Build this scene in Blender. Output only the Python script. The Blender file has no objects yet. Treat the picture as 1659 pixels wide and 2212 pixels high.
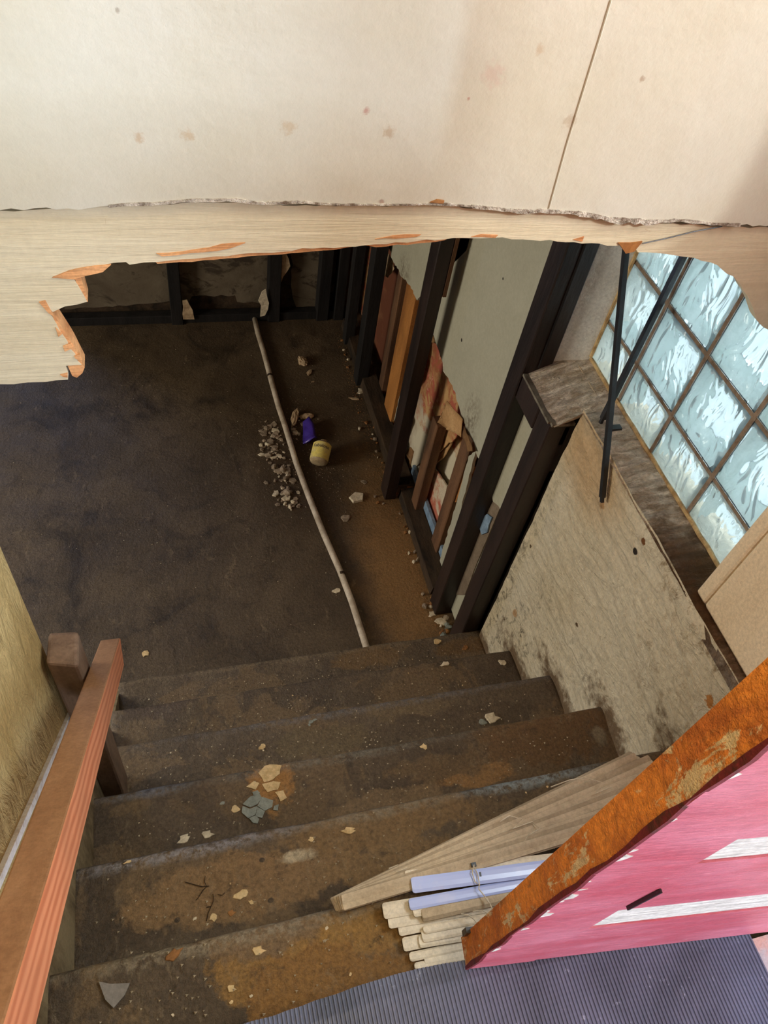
import bpy, bmesh, math, random
import numpy as np
from mathutils import Vector, Matrix
from mathutils import noise as mnoise

random.seed(7)
scene = bpy.context.scene
C = scene.collection
W_, H_ = 1659.0, 2212.0
CX, CY = 829.5, 1106.0
F = 1610.56
EYE = 2.354                       # eye height above the lower floor
YAW, PITCH, ROLL = math.radians(-23.08), math.radians(49.605), math.radians(-12.36)

# ------------------------------------------------------------------ camera
_r = np.array([math.cos(YAW), math.sin(YAW), 0.0])
_f = np.array([-math.sin(YAW) * math.cos(PITCH), math.cos(YAW) * math.cos(PITCH), -math.sin(PITCH)])
_d = np.cross(_f, _r)
R2 = math.cos(ROLL) * _r + math.sin(ROLL) * _d
D2 = -math.sin(ROLL) * _r + math.cos(ROLL) * _d
cam_data = bpy.data.cameras.new('camera')
cam_data.sensor_fit = 'HORIZONTAL'
cam_data.sensor_width = 36.0
cam_data.lens = F / W_ * 36.0
cam_data.clip_start = 0.02
cam = bpy.data.objects.new('camera', cam_data)
C.objects.link(cam)
cam.matrix_world = Matrix(((R2[0], -D2[0], -_f[0], 0), (R2[1], -D2[1], -_f[1], 0), (R2[2], -D2[2], -_f[2], EYE), (0, 0, 0, 1)))
scene.camera = cam

# ------------------------------------------------------------------ light
scene.view_settings.view_transform = 'Standard'
scene.view_settings.look = 'None'
scene.view_settings.gamma = 1.0
scene.view_settings.use_curve_mapping = False
scene.view_settings.exposure = 0.60
scene.cycles.max_bounces = 7
scene.cycles.diffuse_bounces = 3
scene.cycles.adaptive_threshold = 0.02
scene.cycles.use_light_tree = False
scene.cycles.glossy_bounces = 3
scene.cycles.transmission_bounces = 8
world = bpy.data.worlds.new('sky')
scene.world = world
world.use_nodes = True
bg = world.node_tree.nodes['Background']
bg.inputs['Color'].default_value = (0.80, 0.90, 1.0, 1)
bg.inputs['Strength'].default_value = 1.9

def lamp(name, kind, energy, color, loc, aim, size=None, size_y=None, angle=None, spread=None):
    ld = bpy.data.lights.new(name, kind)
    ld.energy = energy
    ld.color = color
    if kind == 'AREA':
        ld.shape = 'RECTANGLE'
        ld.size = size
        ld.size_y = size_y or size
        if spread: ld.spread = spread
    if kind == 'SUN': ld.angle = angle
    o = bpy.data.objects.new(name, ld)
    C.objects.link(o)
    o.location = loc
    d = Vector(aim) - Vector(loc)
    o.rotation_euler = d.to_track_quat('-Z', 'Y').to_euler()
    return o
# the sun, through the window in the right wall beside the landing
lamp('sun', 'SUN', 1.25, (0.95, 0.98, 1.0), (4, -4, EYE + 3), (4 - 0.62, -4 + 0.62, EYE + 3 - 0.48), angle=math.radians(4.0))
# small added lamp standing in for daylight through the high rear window
lamp('facade_light', 'AREA', 80, (0.60, 0.79, 1.0), (0.02, -4.2, EYE + 2.0), (0.02, 0.8, EYE - 0.37), 0.13, 0.13)
# the doorway behind the landing
lamp('doorway_light', 'AREA', 23, (0.66, 0.78, 1.0), (0.72, -1.50, EYE - 0.25), (0.5, 0.0, EYE - 1.0), 0.6, 0.9)
# window in the right wall beside the landing
lamp('side_window_light', 'AREA', 10, (0.84, 0.95, 1.0), (1.14, 0.30, EYE + 0.25), (-0.2, 0.45, EYE - 0.5), 0.5, 0.8)
# opening in the far left of the lower room
lamp('lower_doorway_light', 'AREA', 14, (0.40, 0.58, 1.0), (-1.55, 4.3, 1.3), (-0.3, 1.6, 0.0), 0.7, 1.1)
# added warm fill light over the landing, no lamp known there
lamp('ceiling_lamp_light', 'AREA', 7.5, (1.0, 0.84, 0.56), (0.05, -0.12, EYE + 1.33), (0.05, -0.05, EYE), 0.3, 0.3)

# added warm fill light at the unseen left side of the lower room
lamp('lower_window_light', 'AREA', 29, (1.0, 0.90, 0.72), (-2.42, 1.6, 1.05), (0.9, 1.3, 0.95), 0.9, 0.8)

# ------------------------------------------------------------------ pixel -> place (rays of the measured camera, met with real planes)
def ray(px, py):
    v = _f + R2 * ((px - CX) / F) + D2 * ((py - CY) / F)
    return v / np.linalg.norm(v)
def atz(px, py, z):               # z is a world height
    d = ray(px, py); t = (z - EYE) / d[2]
    return Vector((d[0] * t, d[1] * t, z))
def atx(px, py, x):
    d = ray(px, py); t = x / d[0]
    return Vector((x, d[1] * t, EYE + d[2] * t))
def aty(px, py, y):
    d = ray(px, py); t = y / d[1]
    return Vector((d[0] * t, y, EYE + d[2] * t))
def atplane(px, py, p, n):
    d = Vector(ray(px, py)); o = Vector((0, 0, EYE))
    t = (Vector(p) - o).dot(n) / d.dot(n)
    return o + d * t

# ------------------------------------------------------------------ stairs numbers
RISE, RUN = 0.19, 0.184
NOSE1 = 1.144
XL, XR = -0.25, 0.92
def nose_y(k): return NOSE1 - RUN * (k - 1)
def tread_z(k): return RISE * k
LAND = tread_z(7)
def on_steps(px, py):
    for k in (6, 5, 4, 3, 2, 1):
        p = atz(px, py, tread_z(k))
        if nose_y(k + 1) <= p.y <= nose_y(k): return p, k
    return atz(px, py, 0.0), 0

# ------------------------------------------------------------------ materials
def lin(c):
    return tuple((v / 255 / 12.92 if v / 255 <= 0.04045 else ((v / 255 + 0.055) / 1.055) ** 2.4) for v in c) + (1.0,)

class NT:
    def __init__(s, name):
        s.m = bpy.data.materials.new(name); s.m.use_nodes = True
        s.t = s.m.node_tree; s.n = s.t.nodes; s.l = s.t.links
        s.b = s.n['Principled BSDF']
        s.obj = None; s.pos = None; s.cache = {}
    def node(s, kind, **kw):
        n = s.n.new(kind)
        for k, v in kw.items(): setattr(n, k, v)
        return n
    def coord(s, world=False):
        if world:
            if s.pos is None: s.pos = s.node('ShaderNodeNewGeometry').outputs['Position']
            return s.pos
        if s.obj is None: s.obj = s.node('ShaderNodeTexCoord').outputs['Object']
        return s.obj
    def noise(s, scale, detail=5, rough=0.6, dist=0.0, stretch=None, world=True, off=0.0):
        detail = min(detail, 5)
        key = (scale, detail, rough, dist, stretch, world, off)
        if key in s.cache: return s.cache[key]
        n = s.node('ShaderNodeTexNoise')
        n.inputs['Scale'].default_value = scale; n.inputs['Detail'].default_value = detail
        n.inputs['Roughness'].default_value = rough; n.inputs['Distortion'].default_value = dist
        c = s.coord(world)
        if stretch or off:
            mp = s.node('ShaderNodeMapping')
            mp.inputs['Scale'].default_value = stretch or (1, 1, 1)
            mp.inputs['Location'].default_value = (off, off * 1.7, off * 0.6)
            s.l.new(c, mp.inputs['Vector']); c = mp.outputs['Vector']
        s.l.new(c, n.inputs['Vector'])
        s.cache[key] = n.outputs['Fac']
        return n.outputs['Fac']
    def math(s, op, a, b=None, clamp=False):
        n = s.node('ShaderNodeMath', operation=op, use_clamp=clamp)
        for i, v in enumerate((a, b)):
            if v is None: continue
            if isinstance(v, (int, float)): n.inputs[i].default_value = v
            else: s.l.new(v, n.inputs[i])
        return n.outputs[0]
    def ramp(s, v, lo, hi, a=0.0, b=1.0):
        n = s.node('ShaderNodeMapRange')
        n.inputs['From Min'].default_value = lo; n.inputs['From Max'].default_value = hi
        n.inputs['To Min'].default_value = a; n.inputs['To Max'].default_value = b
        s.l.new(v, n.inputs['Value'])
        return n.outputs['Result']
    def mix(s, fac, a, b):
        n = s.node('ShaderNodeMix', data_type='RGBA')
        if isinstance(fac, (int, float)): n.inputs[0].default_value = fac
        else: s.l.new(fac, n.inputs[0])
        for i, v in ((6, a), (7, b)):
            if isinstance(v, tuple): n.inputs[i].default_value = v
            else: s.l.new(v, n.inputs[i])
        return n.outputs[2]
    def blob(s, c, r, soft=0.25, warp=0.5, wscale=9.0):
        """a stain or patch with a shape of its own: a noisy ellipsoid in the place"""
        n = s.node('ShaderNodeVectorMath', operation='SUBTRACT'); s.l.new(s.coord(True), n.inputs[0]); n.inputs[1].default_value = c
        d = s.node('ShaderNodeVectorMath', operation='DIVIDE'); s.l.new(n.outputs[0], d.inputs[0]); d.inputs[1].default_value = r
        ln = s.node('ShaderNodeVectorMath', operation='LENGTH'); s.l.new(d.outputs[0], ln.inputs[0])
        w = s.math('MULTIPLY', s.math('SUBTRACT', s.noise(wscale, 5, 0.65), 0.5), warp * 2.2)
        return s.ramp(s.math('ADD', ln.outputs['Value'], w), 1.0 + soft / 2, 1.0 - soft / 2)
    def done(s, col, rough=0.8, bump=None, spec=0.3, grain=None):
        if grain:
            gs, amt = grain
            n = s.node('ShaderNodeMix', data_type='RGBA', blend_type='MULTIPLY'); n.inputs[0].default_value = 1.0
            if isinstance(col, tuple): n.inputs[6].default_value = col
            else: s.l.new(col, n.inputs[6])
            s.l.new(s.ramp(s.noise(gs, 4, 0.75, 0.3), 0.34, 0.66, 1 - amt, 1 + amt * 0.8), n.inputs[7])
            col = n.outputs[2]
        if isinstance(col, tuple): s.b.inputs['Base Color'].default_value = col
        else: s.l.new(col, s.b.inputs['Base Color'])
        if isinstance(rough, (int, float)): s.b.inputs['Roughness'].default_value = rough
        else: s.l.new(rough, s.b.inputs['Roughness'])
        s.b.inputs['Specular IOR Level'].default_value = spec
        if bump:
            hs = [s.math('MULTIPLY', h, strength * dist) for h, strength, dist in bump]
            h = hs[0]
            for k in hs[1:]: h = s.math('ADD', h, k)
            b = s.node('ShaderNodeBump'); b.inputs['Strength'].default_value = 1.0; b.inputs['Distance'].default_value = 1.0
            s.l.new(h, b.inputs['Height']); s.l.new(b.outputs['Normal'], s.b.inputs['Normal'])
        return s.m

def simple(name, base, second=None, scale=14, rough=0.75, bump=0.25, lo=0.4, hi=0.65, stretch=None, spec=0.3, bscale=60, world=True, grain=(150, 0.16)):
    t = NT(name)
    second = second or tuple(max(0, v * 0.72) for v in base)
    col = t.mix(t.ramp(t.noise(scale, 6, 0.65, 0.3, stretch, world), lo, hi), lin(base), lin(second))
    return t.done(col, rough, [(t.noise(bscale, 4, 0.6, 0, stretch, world), bump, 0.006)], spec, grain)

M = {}
# cream painted plaster of the wall over the stair opening
t = NT('cream_paint')
c = t.mix(t.ramp(t.noise(3.0, 4, 0.6), 0.35, 0.7), lin((198, 194, 179)), lin((190, 183, 161)))
c = t.mix(t.ramp(t.noise(16, 7, 0.75, 0.6, (1, 1, 0.35)), 0.66, 0.82, 0, 0.55), c, lin((170, 145, 105)))
for px, py, rr, colr in ((786, 232, 0.0035, (150, 60, 45)), (1007, 206, 0.002, (150, 60, 45)), (253, 15, 0.002, (110, 90, 70)),
                         (300, 290, 0.005, (165, 130, 90)), (405, 285, 0.006, (170, 140, 100)), (620, 268, 0.007, (175, 150, 115)),
                         (836, 278, 0.006, (160, 130, 95)), (1160, 100, 0.005, (170, 145, 115)), (1225, 255, 0.008, (160, 140, 115)),
                         (1060, 155, 0.012, (190, 165, 150)), (75, 450, 0.004, (120, 70, 40)), (820, 428, 0.003, (120, 60, 40)), (1380, 165, 0.003, (130, 90, 60))):
    p = aty(px, py, 0.80)
    c = t.mix(t.math('MULTIPLY', t.blob(tuple(p), (rr * 0.9, 0.05, rr * 0.9), 0.8, 1.5, 150), 0.5), c, lin(colr))
M['cream'] = t.done(c, 0.34, [(t.noise(4, 3, 0.5), 0.25, 0.03), (t.noise(60, 4, 0.65), 0.16, 0.005)], 0.45, (110, 0.025))
t = NT('cream_board_paint')
c = t.mix(t.ramp(t.noise(9, 6, 0.65, 0.3, (0.25, 1, 2.5)), 0.35, 0.7), lin((208, 197, 168)), lin((198, 184, 152)))
c = t.mix(t.ramp(t.noise(40, 6, 0.7, 0.5), 0.68, 0.78, 0, 0.7), c, lin((150, 110, 70)))
M['board'] = t.done(c, 0.5, [(t.noise(26, 6, 0.7, 0.2, (0.12, 1, 2.2)), 0.4, 0.006)], 0.3, (90, 0.06))
M['raw_wood'] = simple('torn_raw_wood', (216, 160, 108), (176, 116, 70), 12, 0.8, 0.5, stretch=(0.25, 1, 3), bscale=40)
t = NT('plaster_crumb_edge')
M['plaster_edge'] = t.done(t.mix(t.ramp(t.noise(60, 6, 0.7), 0.4, 0.6), lin((205, 195, 178)), lin((120, 105, 88))), 0.95, [(t.noise(90, 6, 0.7), 0.8, 0.01)])

# stained stucco of the stair wall
t = NT('stained_stucco')
c = t.mix(t.ramp(t.noise(2.5, 4, 0.6), 0.35, 0.7), lin((216, 204, 178)), lin((204, 188, 156)))
mould = t.ramp(t.noise(34, 8, 0.78, 0.5, (1, 1, 0.7)), 0.52, 0.66)
def mould_at(c, fac_list, col, cover=0.9):
    for ctr, r, k in fac_list:
        c = t.mix(t.math('MULTIPLY', t.math('MULTIPLY', t.blob(ctr, r, 1.2, 0.5, 8), mould), k * cover), c, lin(col))
    return c
zs = EYE - 1.12
c = mould_at(c, [((0.92, 1.06, 0.36), (0.1, 0.10, 0.2), 1.0), ((0.92, 1.10, 0.75), (0.1, 0.03, 0.3), 0.7), ((0.92, 0.93, 0.48), (0.1, 0.08, 0.13), 1.0),
                 ((0.92, 0.95, 0.70), (0.1, 0.07, 0.09), 0.5), ((0.92, 0.70, 0.74), (0.1, 0.16, 0.06), 0.5)], (74, 66, 52))
c = mould_at(c, [((0.92, 0.45, 1.02), (0.1, 0.2, 0.14), 0.5), ((0.92, 0.5, 1.22), (0.1, 0.4, 0.05), 0.9)], (120, 90, 50))
for k in range(1, 6):             # rusty dirt creeping up from each step
    c = t.mix(t.math('MULTIPLY', t.blob((0.92, nose_y(k) - 0.07, tread_z(k)), (0.1, 0.12, 0.045), 0.9, 1.5, 34), 0.9), c, lin((98, 72, 44)))
for px, py, rr, colr in ((1370, 1191, 0.0085, (45, 38, 30)), (1388, 1168, 0.008, (110, 70, 35)), (1530, 1515, 0.012, (176, 118, 60)), (1300, 1090, 0.012, (140, 100, 60)),
                         (1112, 1325, 0.012, (176, 140, 100)), (1145, 1180, 0.006, (90, 70, 45)), (1245, 1350, 0.006, (90, 70, 45))):
    p = atx(px, py, 0.92)
    c = t.mix(t.blob(tuple(p), (0.05, rr, rr), 0.25, 0.3 if py == 1191 else 1.3, 70), c, lin(colr))
c = t.mix(t.ramp(t.noise(48, 5, 0.7, 0.3, None, True, 3.3), 0.69, 0.73, 0, 0.75), c, lin((96, 78, 54)))
c = t.mix(t.math('MULTIPLY', t.blob((0.92, 1.02, 1.16), (0.1, 0.13, 0.1), 1.0, 0.4, 8), 0.7), c, lin((196, 158, 112)))
tool = t.noise(22, 5, 0.6, 1.2, (1, 0.55, 1.6))
M['stucco'] = t.done(c, 0.8, [(tool, 0.9, 0.022), (t.noise(75, 5, 0.7), 0.7, 0.008)], 0.3, (90, 0.16))

t = NT('dirty_sill')
c = t.mix(t.ramp(t.noise(26, 8, 0.75, 0.8, (0.5, 1.6, 1)), 0.38, 0.62), lin((236, 224, 206)), lin((184, 164, 138)))
c = t.mix(t.ramp(t.noise(70, 8, 0.8, 0.4), 0.62, 0.72, 0, 0.9), c, lin((84, 72, 58)))
c = t.mix(t.math('MULTIPLY', t.blob((0.95, 0.6, zs), (0.2, 0.14, 0.2), 0.9, 0.7, 20), 0.9), c, lin((70, 50, 30)))
c = t.mix(t.math('MULTIPLY', t.blob((0.95, 0.4, zs), (0.2, 0.4, 0.2), 0.4, 0.5, 20), 0.7), c, lin((96, 68, 38)))
M['sill'] = t.done(c, 0.85, [(t.noise(38, 7, 0.75, 0.8, (0.4, 1.6, 1)), 1.0, 0.016)], 0.3, (130, 0.25))
M['jamb'] = simple('white_textured_jamb', (232, 232, 224), (214, 212, 202), 9, 0.7, 0.9, bscale=55)
M['wall_near'] = simple('beige_combed_plaster', (226, 206, 174), (212, 190, 156), 5, 0.6, 0.55, bscale=48, stretch=(1, 1, 0.4))
t = NT('yellowed_plaster')
c = t.mix(t.ramp(t.noise(5, 6, 0.65, 0.4, (1, 1, 0.4)), 0.38, 0.66), lin((200, 174, 120)), lin((172, 142, 88)))
c = t.mix(t.ramp(t.noise(22, 7, 0.75, 0.4, (1, 1, 0.5)), 0.62, 0.75, 0, 0.6), c, lin((140, 112, 70)))
M['left'] = t.done(c, 0.65, [(t.noise(34, 6, 0.7, 0.6, (1, 1, 0.4)), 0.9, 0.012)], 0.3, (120, 0.16))
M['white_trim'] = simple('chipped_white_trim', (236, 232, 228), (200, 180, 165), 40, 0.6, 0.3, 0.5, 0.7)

# lower floor
t = NT('dirty_floor')
c = t.mix(t.ramp(t.noise(2.2, 6, 0.62, 0.5), 0.36, 0.66), lin((100, 84, 64)), lin((74, 61, 46)))
c = t.mix(t.ramp(t.noise(9, 7, 0.7, 0.8), 0.52, 0.72, 0, 0.8), c, lin((58, 46, 34)))
c = t.mix(t.ramp(t.noise(30, 7, 0.75, 0.5), 0.62, 0.74, 0, 0.5), c, lin((122, 104, 80)))
c = t.mix(t.ramp(t.noise(4.5, 5, 0.7, 1.0, (1, 0.6, 1), True, 7.0), 0.52, 0.66, 0, 0.8), c, lin((52, 42, 32)))
c = t.mix(t.ramp(t.noise(13, 5, 0.75, 0.6, (1.4, 0.7, 1), True, 11.0), 0.60, 0.72, 0, 0.7), c, lin((136, 116, 90)))
c = t.mix(t.blob((0.78, 1.55, 0), (0.14, 0.5, 0.1), 1.0, 0.6, 9), c, lin((142, 108, 68)))
c = t.mix(t.blob((0.5, 2.15, 0), (0.16, 0.35, 0.1), 1.2, 0.6, 9), c, lin((70, 54, 36)))
M['floor'] = t.done(c, t.ramp(t.noise(6, 5), 0.35, 0.7, 0.42, 0.7), [(t.noise(8, 5), 0.4, 0.02), (t.noise(80, 6, 0.7), 0.7, 0.006)], 0.35, (120, 0.30))

# worn stair covering
t = NT('worn_stair_covering')
c = t.mix(t.ramp(t.noise(5, 7, 0.68, 0.5), 0.36, 0.64), lin((104, 88, 68)), lin((82, 68, 52)))
c = t.mix(t.ramp(t.noise(26, 8, 0.75, 0.6), 0.54, 0.7, 0, 0.75), c, lin((70, 58, 46)))
c = t.mix(t.ramp(t.noise(3.2, 5, 0.65, 0.8, None, True, 3.1), 0.50, 0.53, 0, 0.75), c, lin((120, 98, 70)))
def patch(c, px, py, rx, ry, col, k=1.0, soft=0.22, warp=0.95, wsc=16):
    p, kk = on_steps(px, py)
    return t.mix(t.math('MULTIPLY', t.blob((p.x, p.y, p.z), (rx, ry, 0.05), soft, warp, wsc), k * 0.9), c, lin(tuple(v * 0.9 + w * 0.1 for v, w in zip(col, (116, 98, 74)))))
for a in ((470, 1920, 0.15, 0.05, (142, 112, 76)), (610, 1890, 0.14, 0.045, (140, 110, 74)), (800, 1790, 0.2, 0.045, (132, 104, 68)), (860, 1850, 0.13, 0.04, (136, 108, 72)),
          (640, 2080, 0.13, 0.05, (150, 112, 58)), (780, 2010, 0.1, 0.045, (156, 118, 62)), (720, 2120, 0.12, 0.05, (140, 100, 50)), (580, 2010, 0.09, 0.03, (124, 100, 72)),
          (1040, 1672, 0.1, 0.024, (158, 118, 70)), (585, 1690, 0.045, 0.055, (178, 128, 70)), (840, 1735, 0.13, 0.03, (132, 108, 78)), (890, 1510, 0.12, 0.05, (116, 98, 72)),
          (700, 1600, 0.12, 0.04, (108, 92, 66)), (960, 1655, 0.12, 0.03, (112, 90, 62)), (790, 1420, 0.1, 0.04, (118, 92, 58)), (1000, 1395, 0.1, 0.03, (110, 84, 52)),
          (1180, 1590, 0.16, 0.06, (112, 84, 52)), (1080, 1490, 0.14, 0.05, (98, 84, 66)), (340, 1520, 0.1, 0.05, (84, 68, 54))):
    c = patch(c, *a)
c = patch(c, 640, 1850, 0.03, 0.009, (205, 190, 160), 0.9, 0.6, 0.9, 50)
c = patch(c, 1295, 1588, 0.016, 0.022, (150, 140, 118), 0.8, 0.5, 0.8, 50)
for px, py in ((585, 1945), (383, 1988), (566, 1858)): c = patch(c, px, py, 0.005, 0.004, (48, 38, 28), 1, 0.3, 0.2)
def line_patch(c, px0, px1, py, k, col, amt):
    p0, p1 = atz(px0, py, tread_z(k)), atz(px1, py, tread_z(k))
    return t.mix(t.math('MULTIPLY', t.math('MULTIPLY', t.blob(((p0.x + p1.x) / 2, nose_y(k) - 0.006, tread_z(k) - 0.004), (abs(p1.x - p0.x) / 2, 0.014, 0.03), 0.8, 0.6, 20), t.ramp(t.noise(60, 6, 0.75), 0.40, 0.55)), amt), c, lin(col))
c = line_patch(c, 150, 640, 1830, 5, (150, 145, 145), 0.85)
c = line_patch(c, 640, 1000, 1740, 5, (150, 140, 120), 0.6)
c = line_patch(c, 1010, 1280, 1690, 5, (150, 158, 158), 0.95)
c = line_patch(c, 100, 900, 2040, 6, (150, 138, 116), 0.75)
c = line_patch(c, 200, 420, 1710, 4, (120, 118, 120), 0.9)
c = line_patch(c, 430, 1000, 1650, 4, (126, 120, 108), 0.6)
c = line_patch(c, 450, 1192, 1500, 3, (112, 106, 104), 0.8)
c = line_patch(c, 260, 1000, 1420, 1, (128, 110, 84), 0.7)
c = t.mix(t.ramp(t.noise(55, 8, 0.8, 0.4, (1, 0.4, 1)), 0.55, 0.72, 0, 0.6), c, lin((140, 122, 96)))
c = t.mix(t.ramp(t.noise(44, 8, 0.8, 0.4, (0.6, 1, 1), True, 8.0), 0.56, 0.70, 0, 0.6), c, lin((52, 42, 32)))
M['tread'] = t.done(c, t.ramp(t.noise(7, 5), 0.35, 0.7, 0.42, 0.72), [(t.noise(14, 6, 0.65), 0.5, 0.012), (t.noise(110, 6, 0.7), 0.8, 0.006)], 0.4, (150, 0.34))
M['stringer'] = simple('weathered_stringer_wood', (150, 130, 96), (98, 80, 54), 22, 0.8, 0.5, stretch=(1, 1, 0.25))

M['dark_wood'] = simple('dark_stained_wood', (48, 35, 30), (28, 20, 18), 12, 0.45, 0.3, stretch=(1, 1, 0.2), spec=0.4)
M['dark_top'] = simple('dusty_grey_wood_top', (128, 120, 104), (84, 76, 64), 24, 0.8, 0.4)
M['old_stud'] = simple('old_brown_stud', (118, 84, 58), (64, 44, 32), 9, 0.8, 0.5, stretch=(1, 1, 0.2))
M['tan_stud'] = simple('tan_stud', (190, 128, 66), (140, 90, 44), 8, 0.75, 0.4, stretch=(1, 1, 0.2))
M['sole'] = simple('rotten_sole_plate', (70, 54, 38), (36, 28, 20), 18, 0.9, 0.6, stretch=(1, 0.3, 1))
t = NT('pale_drywall')
c = t.mix(t.ramp(t.noise(3, 5, 0.6), 0.35, 0.7), lin((176, 172, 152)), lin((162, 157, 136)))
for px, py, ry, rz in ((1012, 915, 0.05, 0.09), (1055, 1010, 0.05, 0.1), (870, 590, 0.06, 0.06)):
    p = atx(px, py, 0.9)
    c = t.mix(t.math('MULTIPLY', t.math('MULTIPLY', t.blob(tuple(p), (0.1, ry, rz), 1.2, 0.5, 12), t.ramp(t.noise(46, 7, 0.75), 0.42, 0.6)), 0.8), c, lin((96, 84, 66)))
for px, py, rr in ((994, 735, 0.006), (1083, 602, 0.004), (926, 540, 0.004)):
    p = atx(px, py, 0.9); c = t.mix(t.blob(tuple(p), (0.05, rr, rr), 0.3, 0.3, 60), c, lin((50, 44, 36)))
M['drywall'] = t.done(c, 0.8, [(t.noise(50, 5, 0.6), 0.3, 0.004)], 0.3, (90, 0.07))
M['gypsum'] = simple('crumbled_gypsum', (214, 206, 186), (160, 146, 120), 50, 0.95, 0.7)
t = NT('stained_backing')
c = t.mix(t.ramp(t.noise(7, 6, 0.7, 0.8), 0.42, 0.56), lin((158, 96, 62)), lin((190, 150, 100)))
c = t.mix(t.ramp(t.noise(12, 7, 0.7, 1.0, None, True, 5.0), 0.50, 0.58), c, lin((172, 90, 70)))
c = t.mix(t.ramp(t.noise(18, 7, 0.7, 1.0, None, True, 9.0), 0.62, 0.66, 0, 0.9), c, lin((206, 150, 128)))
c = t.mix(t.blob((0.98, 1.55, 0.05), (0.2, 0.8, 0.38), 0.15, 0.5, 9), c, lin((206, 196, 172)))
c = t.mix(t.blob((0.98, 2.6, 0.8), (0.2, 0.45, 1.5), 0.6, 0.5, 9), c, lin((110, 64, 44)))
M['backing'] = t.done(c, 0.85, [(t.noise(30, 6, 0.7), 0.5, 0.006)])
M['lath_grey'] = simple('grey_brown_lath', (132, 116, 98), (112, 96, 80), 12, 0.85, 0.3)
M['pink_paper'] = simple('red_stained_gypsum', (206, 190, 164), (184, 106, 84), 6, 0.85, 0.4, 0.44, 0.52)
M['kraft'] = simple('torn_kraft_paper', (196, 156, 108), (160, 118, 74), 10, 0.85, 0.3)
M['kraft_dark'] = simple('torn_brown_paper', (140, 104, 66), (100, 70, 44), 12, 0.85, 0.3)
M['blue_strip'] = simple('faded_blue_strip', (136, 160, 184), (104, 124, 146), 30, 0.7, 0.2)
t = NT('far_wall_gypsum')
c = t.mix(t.ramp(t.noise(4, 6, 0.65, 0.5), 0.38, 0.62), lin((116, 104, 86)), lin((92, 80, 64)))
c = t.mix(t.ramp(t.noise(6, 6, 0.7, 0.8, (1, 1, 1.6), True, 4), 0.54, 0.62, 0, 0.85), c, lin((58, 48, 38)))
M['far'] = t.done(c, 0.85, [(t.noise(40, 6, 0.7), 0.4, 0.005)])
M['black_wood'] = simple('blackened_stud', (34, 30, 28), (18, 16, 15), 14, 0.8, 0.4, stretch=(1, 1, 0.2))
M['ceil'] = simple('grey_ceiling', (150, 140, 122), (130, 120, 102), 5, 0.9, 0.2)
M['room'] = simple('room_plaster', (214, 196, 160), (196, 176, 138), 4, 0.8, 0.2)
M['landing'] = simple('worn_painted_landing', (176, 172, 176), (196, 160, 150), 16, 0.6, 0.3, 0.45, 0.6)
M['ground'] = simple('pale_concrete_ground', (190, 194, 196), (164, 168, 170), 1.5, 0.9, 0.2)
M['bed'] = simple('dark_soil_strip', (52, 54, 52), (36, 38, 36), 6, 0.95, 0.5)

# door
t = NT('pink_door_paint')
c = t.mix(t.ramp(t.noise(7, 5, 0.6, 0.3, (1, 1, 2)), 0.36, 0.66), lin((186, 80, 94)), lin((202, 114, 130)))
c = t.mix(t.ramp(t.noise(34, 8, 0.75, 0.5, (0.6, 1, 2.2)), 0.66, 0.74, 0, 0.8), c, lin((240, 214, 216)))
M['pink'] = t.done(c, 0.38, [(t.noise(40, 6, 0.7, 0.2, (0.5, 1, 2)), 0.5, 0.006)], 0.5, (90, 0.10))
t = NT('stripped_orange_edge')
c = t.mix(t.ramp(t.noise(16, 6, 0.7, 0.6, (1, 1, 0.7)), 0.4, 0.6), lin((236, 146, 62)), lin((196, 112, 52)))
c = t.mix(t.ramp(t.noise(26, 8, 0.72, 0.6, (1.6, 1.6, 0.7), True, 2.0), 0.56, 0.61), c, lin((226, 200, 158)))
c = t.mix(t.ramp(t.noise(12, 7, 0.72, 0.6, (1, 1, 0.5), True, 6.0), 0.60, 0.66, 0, 0.85), c, lin((150, 100, 56)))
M['orange'] = t.done(c, 0.6, [(t.noise(40, 7, 0.75), 1.0, 0.01)], 0.3, (110, 0.25))
M['maroon'] = simple('old_maroon_paint', (112, 36, 42), (84, 40, 34), 60, 0.55, 0.6, 0.5, 0.6)
M['bare_white'] = simple('bare_scraped_white', (226, 220, 212), (184, 178, 170), 60, 0.9, 0.9, stretch=(0.4, 1, 3))
M['black'] = simple('black_metal', (26, 26, 28), (40, 40, 42), 30, 0.35, 0.15, spec=0.5)
# mat
t = NT('ribbed_rubber')
c = t.mix(t.ramp(t.noise(5, 6, 0.65, 0.5), 0.36, 0.66), lin((80, 86, 104)), lin((110, 116, 140)))
c = t.mix(t.ramp(t.noise(60, 8, 0.8, 0.3), 0.62, 0.72, 0, 0.7), c, lin((176, 184, 206)))
M['rubber'] = t.done(c, 0.38, [(t.noise(90, 5, 0.7), 0.2, 0.002)], 0.5)
# slats
M['slat'] = simple('cream_vinyl_slat', (234, 222, 200), (218, 204, 180), 7, 0.42, 0.1, spec=0.45)
M['slat_dusty'] = simple('dusty_beige_slat', (200, 182, 154), (180, 160, 132), 9, 0.6, 0.2, spec=0.35)
M['slat_grimy'] = simple('grimy_beige_slat', (178, 160, 134), (156, 138, 112), 9, 0.65, 0.2)  # second, darker beige for every third slat of the fan
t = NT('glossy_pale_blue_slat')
M['slat_blue'] = t.done(t.mix(t.ramp(t.noise(20, 5), 0.5, 0.7), lin((186, 202, 255)), lin((206, 214, 255))), 0.22, None, 0.6)  # blue sky reflection put into the slat colour
M['cord'] = simple('ivory_cord', (226, 214, 190), (190, 176, 150), 40, 0.8, 0.2)
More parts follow.
